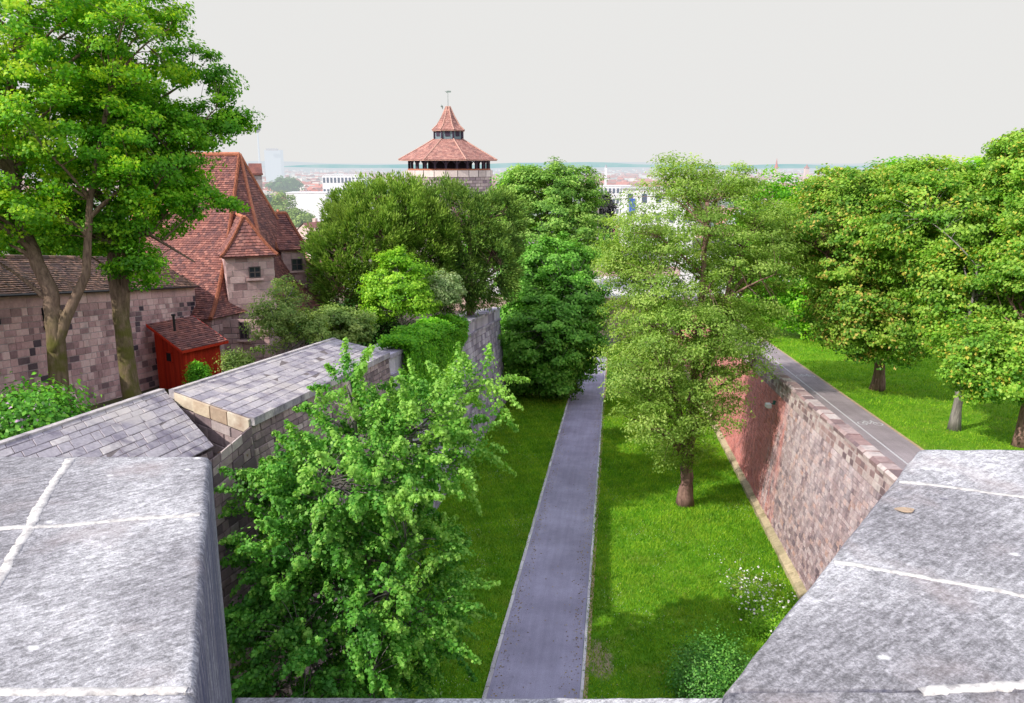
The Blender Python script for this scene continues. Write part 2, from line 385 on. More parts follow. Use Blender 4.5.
L = {}
L['gink'] = leafm('fresh_round_leaf', (0.04, 0.18, 0.02), (0.11, 0.34, 0.035), (0.32, 0.56, 0.1), .38, .03)
L['maple'] = leafm('maple_leaf', (0.072, 0.256, 0.009), (0.186, 0.461, 0.014), (0.487, 0.660, 0.035), .45, .03)
L['maple2'] = leafm('maple_leaf_deep', (0.057, 0.218, 0.009), (0.129, 0.397, 0.014), (0.315, 0.589, 0.029), .42, .03)
L['locust'] = leafm('feathery_leaf', (0.14, 0.25, 0.035), (0.26, 0.42, 0.07), (0.44, 0.58, 0.14), .5, .03)
L['seed'] = leafm('seed_bearing_maple_leaf', (0.07, 0.2, 0.02), (0.18, 0.37, 0.035), (0.36, 0.52, 0.07), .36, .03, ((0.600, 0.461, 0.115), .80))
L['lime'] = leafm('lime_leaf', (0.08, 0.22, 0.02), (0.18, 0.38, 0.03), (0.36, 0.54, 0.08), .38, .03, ((0.600, 0.512, 0.081), .88))
L['chest'] = leafm('chestnut_leaf', (0.022, 0.115, 0.012), (0.057, 0.243, 0.021), (0.186, 0.435, 0.058), .28, .05)
L['chest2'] = leafm('pale_lime_leaf', (0.086, 0.218, 0.029), (0.186, 0.384, 0.046), (0.387, 0.563, 0.127), .32, .04)
L['yew'] = leafm('yew_needle', (0.06, 0.14, 0.015), (0.135, 0.27, 0.03), (0.28, 0.42, 0.07), .25, .02)
L['cedar'] = leafm('dark_needle', (0.043, 0.109, 0.023), (0.100, 0.205, 0.035), (0.201, 0.320, 0.058), .22, .02)
L['bright'] = leafm('bright_leaf', (0.115, 0.307, 0.017), (0.229, 0.486, 0.023), (0.430, 0.660, 0.058), .38, .03)
L['grey'] = leafm('grey_green_leaf', (0.143, 0.243, 0.081), (0.287, 0.397, 0.161), (0.516, 0.602, 0.323), .3, .03)
L['olive'] = leafm('olive_leaf', (0.115, 0.218, 0.046), (0.215, 0.333, 0.081), (0.387, 0.486, 0.138), .35, .03)
L['ivy'] = leafm('ivy_leaf', (0.057, 0.230, 0.012), (0.115, 0.384, 0.014), (0.244, 0.538, 0.023), .28, .03)
L['rhodo'] = leafm('rhododendron_leaf', (0.029, 0.154, 0.014), (0.086, 0.320, 0.017), (0.215, 0.486, 0.035), .22, .05, ((0.600, 0.358, 0.576), .955))
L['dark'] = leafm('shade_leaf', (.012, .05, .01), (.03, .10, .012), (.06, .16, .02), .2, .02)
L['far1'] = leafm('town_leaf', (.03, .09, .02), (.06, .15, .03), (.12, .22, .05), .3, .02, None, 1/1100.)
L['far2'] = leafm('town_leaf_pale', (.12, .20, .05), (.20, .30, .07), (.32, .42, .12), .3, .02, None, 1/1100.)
L['purple'] = leafm('copper_beech_leaf', (.02, .02, .03), (.045, .04, .05), (.08, .07, .08), .2, .03)
L['chestlit'] = leafm('chestnut_leaf_fresh', (0.05, 0.17, 0.012), (0.11, 0.34, 0.025), (0.26, 0.54, 0.08), .32, .04)
L['flower'] = leafm('white_flower', (.65, .62, .58), (.8, .78, .74), (.85, .8, .8), .2)
L['litter'] = leafm('dry_leaf', (.16, .10, .05), (.30, .20, .09), (.42, .34, .14), .1, .02)
L['blade'] = leafm('grass_blade', (0.08, 0.24, 0.01), (0.18, 0.38, 0.015), (0.36, 0.52, 0.04), .35, .02)

# ------------------------------------------------------------------ foliage
def leaf_mesh(name, C, Nrm, size, mat, parent, aspect=.75, r=None, Dir=None, fold=.12):
    n = len(C); C = np.asarray(C)
    N = Nrm/(np.linalg.norm(Nrm, axis=1, keepdims=True)+1e-9)
    d = rng.normal(size=(n, 3)) if Dir is None else Dir+rng.normal(size=(n, 3))*.25
    T = d-(d*N).sum(1, keepdims=True)*N; T /= np.linalg.norm(T, axis=1, keepdims=True)+1e-9
    B = np.cross(N, T); s = size*rng.uniform(.65, 1.3, (n, 1)) if np.isscalar(size) else size[:, None]*rng.uniform(.7, 1.3, (n, 1))
    V = np.stack([C-T*s*.5, C+B*s*.5*aspect+N*s*fold, C+T*s*.5, C-B*s*.5*aspect+N*s*fold], 1).reshape(-1, 3)
    Fc = np.arange(4*n).reshape(n, 4)
    r = rng.random(n) if r is None else r
    return mesh_np(name, V, Fc, mat, parent, {'rnd': np.clip(r, 0, 1), 'rnd2': rng.random(n)})

def cl3(p):
    return .5+.25*(math.sin(p[0]*1.7+1.1*math.sin(p[1]*1.3))+math.sin(p[2]*2.1+p[0]*.6+1.7*math.sin(p[1]*.9)))*.9+.12*math.sin(p[1]*2.6+p[2]*1.1)
def crown_points(lobes, nsp, shell=.55, mind=.0, cull=.0, cf=1.):
    """spray centres and outward directions spread through the union of the lobes"""
    Ls = np.array([l[:6] for l in lobes], float); w = (Ls[:, 3]*Ls[:, 4]+Ls[:, 4]*Ls[:, 5]+Ls[:, 3]*Ls[:, 5]); w = w/w.sum()
    P, O = [], []; tries = 0
    while len(P) < nsp and tries < nsp*14:
        tries += 1
        i = rng.choice(len(Ls), p=w); d = rng.normal(size=3); d /= np.linalg.norm(d)
        rr = shell+(1-shell)*rng.random()**.55
        rr *= 1+.12*math.sin(5*d[0]+i*2.1)*math.cos(4*d[2]+i)+.06*rng.normal()
        p = Ls[i, :3]+d*Ls[i, 3:6]*rr
        q = (p-Ls[:, :3])/Ls[:, 3:6]; dep = (q**2).sum(1)**.5; dep[i] = 9
        if dep.min() < .5 and rng.random() < .8: continue
        if cull and cl3(p*cf) < cull and rng.random() < .9: continue
        if mind and P:
            dd = np.linalg.norm(np.array(P)-p, axis=1)
            if dd.min() < mind: continue
        o = d/Ls[i, 3:6]; o /= np.linalg.norm(o)
        P.append(p); O.append(o)
    return np.array(P), np.array(O)

def limb_path(a, b, n=6, sag=.0, wig=.12):
    a, b = np.asarray(a, float), np.asarray(b, float); ln = np.linalg.norm(b-a)
    mid = a+(b-a)*.5+np.array([rng.normal()*wig*ln*.5, rng.normal()*wig*ln*.5, .12*ln-sag*ln])
    t = np.linspace(0, 1, n)[:, None]
    return (1-t)**2*a+2*t*(1-t)*mid+t**2*b

def tree(name, label, cat, base, trunk, lobes, mat, barkm, nsp=260, lps=150, ls=.16, spr=(.75, .4), tr=.3, group=None, aspect=.75,
         shell=.55, nlimb=16, up=.55, droop=0., mind=.0, tufts=False, top_r=.25, cull=.22, cf=1., shoots=None, seedless=True, forks=None, limb_r=.35, lowest=4, root=True, jitter=.35):
    """trunk: list of points relative to base; lobes: (x,y,z,rx,ry,rz) relative to base"""
    root_ = empty(name, base, label, cat, group)
    P, O = crown_points(lobes, nsp, shell, mind, cull, cf)
    # --- wood
    mb = MB(); tp = np.array(trunk, float)
    seg = []; 
    for i in range(len(tp)-1):
        k = 5
        for j in range(k): seg.append(tp[i]+(tp[i+1]-tp[i])*j/k)
    seg.append(tp[-1]); seg = np.array(seg); hh = np.linspace(0, 1, len(seg))
    seg[1:-1, :2] += rng.normal(size=(len(seg)-2, 2))*tr*.06
    rad = tr*(1-hh*(1-top_r)); rad[0] = tr*1.3; rad[1] = tr*1.08
    mb.tube(seg, rad, 10, mi=0)
    nodes = [seg[i] for i in range(len(seg))]; noder = [rad[i] for i in range(len(seg))]
    for fk in (forks or []):
        fp = np.array(fk[1:], float); s2 = []
        for i in range(len(fp)-1):
            for j in range(4): s2.append(fp[i]+(fp[i+1]-fp[i])*j/4)
        s2.append(fp[-1]); s2 = np.array(s2); r2 = np.linspace(fk[0], fk[0]*.3, len(s2)); mb.tube(s2, r2, 8)
        nodes += list(s2); noder += list(r2)
    main = list(zip([np.array(x) for x in nodes], noder))
    idx = rng.choice(len(P), min(nlimb, len(P)), replace=False)
    nodes2 = [m_[0] for m_ in main]; nr2 = [m_[1] for m_ in main]
    for i in idx:
        tgt = P[i]*.97
        cand = np.array([m_[0] for m_ in main]); dz = tgt[2]-cand[:, 2]; dh = np.linalg.norm(cand[:, :2]-tgt[:2], axis=1)
        cost = np.abs(dz-dh*.75)+dh*.35+np.where(dz < 0, 3., 0)+np.where(np.arange(len(cand)) < lowest, 6, 0)
        j = int(cost.argmin()); r0 = main[j][1]*.55+.01
        pth = limb_path(cand[j], tgt, 7); rr = np.linspace(r0, .018, 7); mb.tube(pth, rr, 6, cap=False)
        nodes2 += list(pth[2:]); nr2 += list(rr[2:])
    NA = np.array(nodes2)
    for i in range(len(P)):
        dd = np.linalg.norm(NA-P[i], axis=1)+np.where(NA[:, 2] > P[i][2], .6, 0); j = int(dd.argmin())
        if dd[j] > .25:
            pth = limb_path(NA[j], P[i], 4); r0 = min(.03, nr2[j]*.7)
            mb.tube(pth, np.linspace(r0, .006, 4), 3, cap=False)
    mb.build('trunk', barkm, root_, smooth=True)
    # --- leaves
    n = len(P)*lps; ip = np.repeat(np.arange(len(P)), lps); size_s = rng.uniform(.7, 1.3, len(P))[ip][:, None]
    o = O[ip]; Cn = P[ip]
    if tufts:                                # upright needle sprays fanning from the spray centre
        t = rng.random((n, 1)); d = o*1.+np.array([0, 0, up])+rng.normal(size=(n, 3))*.45; d /= np.linalg.norm(d, axis=1, keepdims=True)
        Cc = Cn+d*t*spr[0]*size_s+rng.normal(size=(n, 3))*.05
        nr = np.cross(d, rng.normal(size=(n, 3)))
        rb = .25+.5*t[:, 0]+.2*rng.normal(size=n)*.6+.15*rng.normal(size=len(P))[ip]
        leaf_mesh('crown', Cc, nr, ls, mat, root_, aspect, rb, Dir=d*2)
    elif shoots:                             # leafy shoots growing out of the crown, arching upward
        Ls = rng.uniform(shoots[0], shoots[1], len(P)); dd = O*np.array([1, 1, .6])+np.array([0, 0, up])+rng.normal(size=O.shape)*.35; dd /= np.linalg.norm(dd, axis=1, keepdims=True)
        t = rng.random((n, 1))**.8; prof = (1.05-t*.85)*shoots[2]
        Cc = Cn+dd[ip]*t*Ls[ip][:, None]; Cc[:, 2] -= (t[:, 0]**2)*Ls[ip]*droop*(1.2-dd[ip][:, 2])
        g = rng.normal(size=(n, 3)); Cc = Cc+g*prof*.6
        nr = o*.6+g*.45+np.array([0, 0, .45])+rng.normal(size=(n, 3))*jitter
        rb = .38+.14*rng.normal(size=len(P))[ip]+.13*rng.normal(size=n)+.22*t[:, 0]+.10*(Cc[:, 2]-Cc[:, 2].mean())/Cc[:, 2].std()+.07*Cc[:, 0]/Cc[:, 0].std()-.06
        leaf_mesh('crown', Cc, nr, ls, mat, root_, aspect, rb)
    else:
        g = rng.normal(size=(n, 3)); g /= (np.linalg.norm(g, axis=1, keepdims=True)+1e-9); g *= rng.random((n, 1))**.45
        # a flattened pad of leaves, bent downward at its rim
        out2 = o*np.array([1, 1, .35]); ln = (g*out2).sum(1, keepdims=True)
        Cc = Cn+(g*np.array([1, 1, 0])*spr[0]+out2*ln*spr[0]*.35)*size_s
        Cc[:, 2] += g[:, 2]*spr[1]*size_s[:, 0]-(g[:, 0]**2+g[:, 1]**2)*spr[0]*(.18+droop)*size_s[:, 0]
        Cc += rng.normal(size=(n, 3))*ls*.25
        nr = o*.75+np.array([0, 0, up])+g*.35+rng.normal(size=(n, 3))*jitter
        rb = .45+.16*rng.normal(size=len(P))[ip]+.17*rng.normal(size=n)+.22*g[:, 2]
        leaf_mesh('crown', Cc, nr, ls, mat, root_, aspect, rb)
    return root_

def shrub(name, label, cat, base, rx, ry, h, mat, n=9000, ls=.09, stems=9, group=None, spiky=0., barkm=None, up=.5, flat=.5):
    root_ = empty(name, base, label, cat, group); mb = MB()
    tips = []
    for i in range(stems*6):
        th = rng.random()*6.28; k = rng.random()**.5*.85; e = rng.uniform(.45, .95)
        tip = np.array([rx*k*math.cos(th), ry*k*math.sin(th), h*e*(1-.45*k*k)])
        pth = limb_path((0, 0, -.1), tip, 5, wig=.2); mb.tube(pth, np.linspace(.03, .006, 5), 4, cap=False); tips.append(tip)
    mb.build('stem', barkm or M['bark_grey'], root_, smooth=True)
    tips = np.array(tips); ip = rng.integers(0, len(tips), n); g = rng.normal(size=(n, 3))
    sz = min(rx, ry, h)*.22
    Cc = tips[ip]+g*np.array([sz, sz, sz*(.8+spiky)]); Cc[:, 2] = np.abs(Cc[:, 2])+.02
    o = Cc*np.array([1/rx, 1/ry, .6/h]); nr = o+np.array([0, 0, up])+rng.normal(size=(n, 3))*.45
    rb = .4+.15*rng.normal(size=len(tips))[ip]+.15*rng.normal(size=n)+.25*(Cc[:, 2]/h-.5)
    leaf_mesh('foliage', Cc, nr, ls, mat, root_, .7, rb)
    return root_

# ------------------------------------------------------------------ setting: ground sheets
def strip(name, mat, s0, s1, n0, n1, zf, dz=0, ds=3., sub=1, kind='structure', nw=None, jit=0):
    ns = max(1, int((s1-s0)/ds)); mb = MB(); nn = nw or 1
    for i in range(ns):
        a, b = s0+(s1-s0)*i/ns, s0+(s1-s0)*(i+1)/ns
        for k in range(nn):
            c, d = n0+(n1-n0)*k/nn, n0+(n1-n0)*(k+1)/nn
            mb.quad(SN(a, c, zf(a)+dz), SN(a, d, zf(a)+dz), SN(b, d, zf(b)+dz), SN(b, c, zf(b)+dz))
    o = mb.build(name, mat); tag(o, kind=kind); return o
strip('moat_lawn', M['lawn'], 2, 93, -8.9, 7.9, zm)
strip('moat_lawn_far', M['lawn'], 60.5, 93, -34, -8.91, zm)
strip('moat_path', M['path'], 4, 93, -3.22, -.62, zm, .012)
strip('terrace_lawn', M['lawn2'], -12, 112, 8.3, 90, zt)
strip('terrace_path', M['path2'], 2, 112, 8.42, 11.05, zt, .012)
o = strip('sandy_path_edge', M['sand'], 4, 93, -.52, -.40, zm, .008)
o = strip('sandy_terrace_edge', M['sand'], 4, 110, 11.05, 11.17, zt, .008)
# lane line and bicycle symbols
o = strip('lane_line', M['paint'], 2, 112, 9.86, 9.93, zt, .017); 
def bike_symbol(s0, n0):
    mb = MB(); Z = lambda s: zt(s)+.018
    def seg(p, q, w=.055):
        p, q = np.array(p)*.8, np.array(q)*.8; d = (q-p)/np.linalg.norm(q-p); e = np.array([-d[1], d[0]])*w/2
        c = [p-e, p+e, q+e, q-e]; mb.quad(*[SN(s0+x[1], n0+x[0], Z(s0+x[1])) for x in c][::-1])
    for cx in (-.42, .42):                                       # drawn to be read along the path
        pts = [(cx*.9+.21*math.cos(a), .33*math.sin(a)) for a in np.linspace(0, 2*math.pi, 15)]
        for p, q in zip(pts[:-1], pts[1:]): seg(p, q, .05)
    for p, q in (((-.38, 0), (-.12, .55)), ((-.12, .55), (.24, .55)), ((.38, 0), (.2, .75)), ((-.12, .55), (0, 0)), ((0, 0), (.24, .55)), ((-.38, 0), (0, 0)), ((-.2, .72), (-.04, .72)), ((.2, .75), (.34, .82))): seg(p, q)
    o = mb.build('bicycle_symbol', M['paint']); return o
for k, (u, v) in enumerate(((868, 424), (801, 376))):
    p = terr_pt(u, v); s_, n_ = p[:2]@AX, p[:2]@NX
    o = bike_symbol(s_, 10.48)
    tag(o, ['white painted bicycle symbol on the terrace path nearer the camera', 'white painted bicycle symbol farther along the terrace path in shade'][k], 'road marking', 'bicycle symbols painted on the terrace path')
for o in D.objects:
    if o.name == 'lane_line': del o['kind']; tag(o, 'thin white lane line running along the terrace path', 'road marking')

def kerb(name, n0, n1, label, zf=zm, h=.05, s0=4, s1=92):
    mb = MB(); s = s0
    while s < s1:
        l = random.uniform(.8, 1.1); j = random.uniform(-.008, .008)
        lo = [SN(s+.01, n0+j, zf(s)-.1), SN(s+.01, n1+j, zf(s)-.1), SN(s+l-.01, n1+j, zf(s+l)-.1), SN(s+l-.01, n0+j, zf(s+l)-.1)]
        k = random.uniform(-.008, .008); hi = [p+np.array([0, 0, .1+h+k]) for p in lo]
        mb.hexa(lo, hi); s += l
    o = mb.build(name, M['kerb'], bevel=0); tag(o, label, 'kerb', 'kerbs along the moat path')
kerb('kerb', -3.34, -3.225, 'pale stone kerb along the left edge of the moat path')
kerb('kerb', -.615, -.525, 'pale stone kerb along the right edge of the moat path beside sandy soil', h=.04)

# castle ground on the left
mb = MB(); ys = [0, 10, 18, 26.7, 33, 40, 50, 59]
for a, b in zip(ys[:-1], ys[1:]):
    def xr(y): s = (y-(-10.2)*-.127)/.992; return SN(s, -10.2 if y > 17 else -11.3, 0)[0]
    def row(y): return [(-140, y, zl(y)), (-30, y, zl(y)), (xr(y), y, zl(y))]
    ra, rb_ = row(a), row(b)
    for k in range(2): mb.quad(ra[k], ra[k+1], rb_[k+1], rb_[k])
tag(mb.build('castle_ground', M['court']), kind='structure')

# the land beyond, one sheet to the horizon
def far_mat():
    t = NT('land'); p = t.pos(); n = t.noise(p, .02, 6, .65); n2 = t.noise(p, .0016, 4, .6)
    c = t.ramp(n, [(.35, (.05, .10, .03)), (.5, (.20, .17, .15)), (.6, (.30, .27, .25)), (.7, (.06, .12, .04))])
    c = t.mix(t.ramp(n2, [(.45, 0.), (.6, .8)]), c, (.05, .10, .05))
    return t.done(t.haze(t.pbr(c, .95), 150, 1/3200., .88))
M['land'] = far_mat()
def gz(x, y):
    r = math.hypot(x, y); s = x*.127+y*.992
    if y < 60 and r < 170: base = -14
    elif s < 96: base = -14
    else: base = -3.2
    k = min(1, max(0, (r-185)/170)); k = k*k*(3-2*k); base = base*(1-k)+(-40)*k
    if r > 5000: base += (r-5000)/9000*62*(.8+.35*math.sin(math.atan2(x, y)*17)+.2*math.sin(math.atan2(x, y)*41+1))
    return base
rs = [0, 20, 40, 60, 80, 96, 99, 110, 130, 160, 185, 205, 225, 250, 280, 320, 355, 420, 600, 900, 1500, 2500, 4000, 5000, 6500, 8000, 10000, 14000, 22000]
mb = MB(); NA_ = 144; pts = []
for r_ in rs:
    for k in range(NA_):
        th = 2*math.pi*k/NA_; x, y = r_*math.sin(th), r_*math.cos(th); pts.append((x, y, gz(x, y)))
fc = [(i*NA_+k, (i+1)*NA_+k, (i+1)*NA_+(k+1) % NA_, i*NA_+(k+1) % NA_) for i in range(1, len(rs)-1) for k in range(NA_)]
fc += [(k, NA_+k, NA_+(k+1) % NA_) for k in range(NA_)]
mb.add(pts, fc); tag(mb.build('land', M['land'], smooth=True), kind='structure')
# wooded hills along the horizon, blue haze put into them as emission
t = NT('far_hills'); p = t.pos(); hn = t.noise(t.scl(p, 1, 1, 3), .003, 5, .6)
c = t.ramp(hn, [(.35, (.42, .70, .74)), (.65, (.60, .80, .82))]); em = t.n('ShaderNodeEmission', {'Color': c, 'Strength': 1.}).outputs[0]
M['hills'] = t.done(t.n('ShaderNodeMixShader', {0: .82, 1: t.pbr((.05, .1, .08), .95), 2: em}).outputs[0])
mb = MB(); prev = None
for k in range(181):
    th = R(-60+120*k/180); r_ = 9000; hgt = H+6+14*math.sin(th*9+1)+9*math.sin(th*23)+5*math.sin(th*57+2)
    q = [(r_*math.sin(th), r_*math.cos(th), -60), (r_*math.sin(th), r_*math.cos(th), hgt), ((r_+1500)*math.sin(th), (r_+1500)*math.cos(th), hgt-20)]
    if prev: mb.quad(prev[0], q[0], q[1], prev[1]); mb.quad(prev[1], q[1], q[2], prev[2])
    prev = q
tag(mb.build('distant_hills', M['hills'], smooth=True), kind='structure')

# ------------------------------------------------------------------ right moat wall
def right_wall():
    root = empty('moat_wall', SN(28.5, 7.5, zm(28.5)), 'long battered pink sandstone retaining wall on the right of the moat', 'wall')
    s0, s1 = 6, 93
    zb = lambda s: zm(s)-.1; ztp = lambda s: zt(s)+.1
    nb = lambda z_rel: 7.19+.75*z_rel
    mb = MB(); f = bil(SN(s1, 7.19, zb(s1)), SN(s0, 7.19, zb(s0)), SN(s0, 7.86, ztp(s0)), SN(s1, 7.86, ztp(s1)))
    f = bil(SN(s0, 7.19, zb(s0)), SN(s1, 7.19, zb(s1)), SN(s1, 7.86, ztp(s1)), SN(s0, 7.86, ztp(s0))); 
    g = lambda u, v, d=0, f=f: f(u, v, -d)
    g.U, g.V = f.U, f.V
    nrm = f(0, 0, 1)-f(0, 0, 0)
    if nrm[0] < 0: g = f
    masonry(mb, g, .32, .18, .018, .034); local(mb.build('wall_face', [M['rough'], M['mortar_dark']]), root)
    # parapet of smaller dressed blocks with a projecting string
    mb = MB()
    f2 = bil(SN(s0, 7.865, ztp(s0)), SN(s1, 7.865, ztp(s1)), SN(s1, 7.92, ztp(s1)+.62), SN(s0, 7.92, ztp(s0)+.62))
    g2 = lambda u, v, d=0: f2(u, v, -d if (f2(0, 0, 1)-f2(0, 0, 0))[0] > 0 else d)
    g2.U, g2.V = f2.U, f2.V
    masonry(mb, g2, .34, .2, .034, .02)
    for a in range(s0, s1, 3):
        b = a+3
        lo = [SN(a, 7.93, ztp(a)-.4), SN(a, 8.38, ztp(a)-.4), SN(b, 8.38, ztp(b)-.4), SN(b, 7.93, ztp(b)-.4)]
        mb.hexa(lo, [p+np.array([0, 0, 1.0]) for p in lo], mi=1)
    local(mb.build('parapet', [M['cap'], M['mortar']]), root)
    mb = MB(); s = s0
    while s < s1:                                         # rounded coping stones, each a little off line
        l = random.uniform(.5, .95); j = random.uniform(-.02, .02); z0 = ztp(s)+.63; z1 = ztp(s+l)+.63; h = .2+random.uniform(-.02, .025)
        prof = [(7.86+j, 0), (7.85+j, h*.6), (7.94+j, h), (8.34+j, h), (8.44+j, h*.55), (8.43+j, 0)]
        A_ = [SN(s+.012, n, z0+z) for n, z in prof]; B_ = [SN(s+l-.012, n, z1+z) for n, z in prof]; k = len(prof)
        mb.add(A_+B_, [tuple(range(k)), tuple(range(2*k-1, k-1, -1))]+[(i, k+i, k+(i+1) % k, (i+1) % k) for i in range(k)], None); s += l
    local(mb.build('coping', M['cap']), root)
    mb = MB(); s = s0
    while s < s1:                                         # yellowish foot course
        l = random.uniform(.6, 1.2); e = random.uniform(0, .03)
        lo = [SN(s+.01, 6.93+e, zm(s)-.1), SN(s+.01, 7.3, zm(s)-.1), SN(s+l-.01, 7.3, zm(s+l)-.1), SN(s+l-.01, 6.93+e, zm(s+l)-.1)]
        hi = [lo[0]+np.array([0, 0, .32]), lo[1]+np.array([0, 0, .5]), lo[2]+np.array([0, 0, .5]), lo[3]+np.array([0, 0, .32])]
        mb.hexa(lo, hi); s += l
    local(mb.build('plinth', M['plinth']), root)
right_wall()
# lamp fixed high on the wall
p = None
for zz in np.linspace(20, 60, 400):                        # where the view ray of the lamp meets the wall face
    q = PZC(773, 405, zz); s_, n_ = q[:2]@AX, q[:2]@NX; nw = 7.19+.75*(q[2]-zm(s_))/6.3
    if n_ > nw-.12: p = SN(s_, nw-.03, q[2]); break
M['lampgreen'] = flat('lamp_green', (.05, .16, .13), .5)
lr = empty('wall_lamp', p, 'small floodlight with white face fixed high on the moat wall', 'lamp')
mb = MB(); mb.box((-.03, 0, .12), (.12, .1, .18)); mb.tube([(-.05, 0, .1), (-.22, 0, .02)], .025, 6); mb.build('bracket', M['lampgreen'], lr)
mb = MB(); mb.box((-.30, 0, -.02), (.22, .34, .2), 0); mb.build('housing', M['white'], lr, bevel=.02)
mb = MB(); mb.box((-.42, 0, -.02), (.02, .28, .15)); mb.build('lens', M['white'], lr)

# ------------------------------------------------------------------ left walls
A_in0, A_in1 = np.array([-10.6, 5.0, 8.75]), PZC(165, 390.5, 20.75)
A_out1 = PZC(214, 446, 18.75); A_out0 = A_out1+(A_in0-A_in1)*.98+np.array([0, 0, .1])
def wall_A():
    root = empty('bastion_parapet', (A_out1[0], A_out1[1], zm(17)), 'grey slab topped bastion wall just beyond the left foreground block', 'wall', None)
    mb = MB(); f = bil(A_out0, A_out1, A_in1, A_in0); 
    if f(0, 0, 1)[2] < f(0, 0, 0)[2]:
        g = lambda u, v, d=0: f(u, v, -d); g.U, g.V = f.U, f.V
    else: g = f
    masonry(mb, g, .55, .30, .010, .012); 
    # light lip along the inner edge
    e = (A_in1-A_in0); 
    for k in range(18):
        a, b = A_in0+e*(k/18+.0006), A_in0+e*((k+1)/18-.0006); w = np.array([-.16, 0, 0]); dz = np.array([0, 0, .05])
        mb.hexa([a-dz*4, b-dz*4, b+w-dz*4, a+w-dz*4], [a+dz, b+dz, b+w+dz, a+w+dz], .9)
    local(mb.build('coping', [M['slab'], M['mortar_dark']]), root)
    mb = MB(); foot = lambda p: np.array([p[0]+.5, p[1], zm(p[1])-.2])
    ea, eb = A_out0-np.array([.06, 0, .1]), A_out1-np.array([.06, 0, .1])
    f = bil(foot(ea), foot(eb), eb, ea); g = f
    if f(0, 0, 1)[0] < f(0, 0, 0)[0]:
        g = lambda u, v, d=0: f(u, v, -d); g.U, g.V = f.U, f.V
    masonry(mb, g, .42, .24, .016, .03)
    inn0, inn1 = A_in0-np.array([.02, 0, .1]), A_in1-np.array([.02, 0, .1])
    mb.quad(inn0, inn1, (inn1[0], inn1[1], 3.5), (inn0[0], inn0[1], 3.5), mi=1)
    local(mb.build('wall_face', [M['bastion'], M['mortar_dark']]), root)
wall_A()

nOut, nIn = -8.7, -10.7
def wall_B():
    b0o, b0i = PZC(250, 418, 19.55), PZC(174, 391.5, 20.4)
    s1 = 30.0
    zo = lambda s: 7.0-.092*(s-17.7); zi = lambda s: 7.5-.092*(s-17.9)
    b1o, b1i = SN(s1-.4, nOut, zo(s1)), SN(s1-.6, nIn, zi(s1))
    root = empty('bastion_wall', SN(24, nOut, zm(24)), 'broad sloping stone slab roofed wall with a broken pale end', 'wall')
    mb = MB(); f = bil(b0o, b1o, b1i, b0i); g = f
    if f(0, 0, 1)[2] < f(0, 0, 0)[2]:
        g = lambda u, v, d=0: f(u, v, -d); g.U, g.V = f.U, f.V
    masonry(mb, g, .50, .29, .010, .012)
    e = b1i-b0i
    for k in range(15):
        a, b = b0i+e*(k/15+.001), b0i+e*((k+1)/15-.001); w = np.array([-.14, 0, 0]); dz = np.array([0, 0, .05])
        mb.hexa([a-dz*4, b-dz*4, b+w-dz*4, a+w-dz*4], [a+dz, b+dz, b+w+dz, a+w+dz], .95)
    # slab thickness along the moat edge
    e = b1o-b0o
    for k in range(20):
        a, b = b0o+e*(k/20+.0008), b0o+e*((k+1)/20-.0008); w = np.array([.10, 0, 0]); dz = np.array([0, 0, .2])
        mb.hexa([a-dz, b-dz, b+w-dz, a+w-dz], [a+dz*.1, b+dz*.1, b+w, a+w], None)
    local(mb.build('coping', [M['slab'], M['mortar_dark']]), root)
    # near end: a pale dressed course, then rough stone below
    mb = MB(); dn = np.array([0, 0, 1.0])
    f = bil(b0i-dn*.34, b0o-dn*.42, b0o-dn*.02, b0i-dn*.02); g = f
    if f(0, 0, 1)[1] > f(0, 0, 0)[1]:
        g = lambda u, v, d=0: f(u, v, -d); g.U, g.V = f.U, f.V
    masonry(mb, g, .8, .4, .01, .05); local(mb.build('end_course', [M['slab_end'], M['mortar']]), root)
    mb = MB(); f = bil(b0i-dn*3, b0o-dn*3, b0o-dn*.45, b0i-dn*.36); g = f
    if f(0, 0, 1)[1] > f(0, 0, 0)[1]:
        g = lambda u, v, d=0: f(u, v, -d); g.U, g.V = f.U, f.V
    masonry(mb, g, .5, .3, .016, .03)
    p0, p1 = b0o-dn*.2, b1o-dn*.2
    ft = lambda p, s: SN(s, nOut+.75, zm(s)-.2)
    f = bil(ft(p0, 17.2), ft(p1, s1), p1, p0); g = f
    if f(0, 0, 1)[0] < f(0, 0, 0)[0]:
        g = lambda u, v, d=0: f(u, v, -d); g.U, g.V = f.U, f.V
    masonry(mb, g, .40, .23, .018, .03)
    # joins to the lower wall
    f = bil(ft(p0, 15.5)-np.array([.9, 0, 0]), ft(p0, 17.2), p0, A_out1+np.array([.05, -.3, -.2])); g = f
    if f(0, 0, 1)[1] > f(0, 0, 0)[1]:
        g = lambda u, v, d=0: f(u, v, -d); g.U, g.V = f.U, f.V
    masonry(mb, g, .40, .23, .018, .03)
    i0, i1 = b0i-dn*.1, b1i-dn*.1; mb.quad(i0, i1, i1-dn*5, i0-dn*5, mi=1)
    mb.quad(b1o-dn*.05, b1i-dn*.05, b1i-dn*5, b1o-dn*8, mi=1)
    local(mb.build('wall_face', [M['bastion'], M['mortar_dark']]), root)
    # board laid over the gutter gap
    mb = MB(); a = A_out1+np.array([.02, .15, -.25]); b = b0o+np.array([-.1, -.35, -.85])
    for k in range(3):
        o_ = np.array([.0, -.02, -.22*k]); d_ = (b-a)*1.15
        lo = [a+o_, a+d_+o_, a+d_+o_+np.array([.05, .16, -.02]), a+o_+np.array([.05, .16, -.02])]
        mb.hexa(lo, [q+np.array([0, 0, .05]) for q in lo])
    local(mb.build('board', M['oldwood']), root)
wall_B()

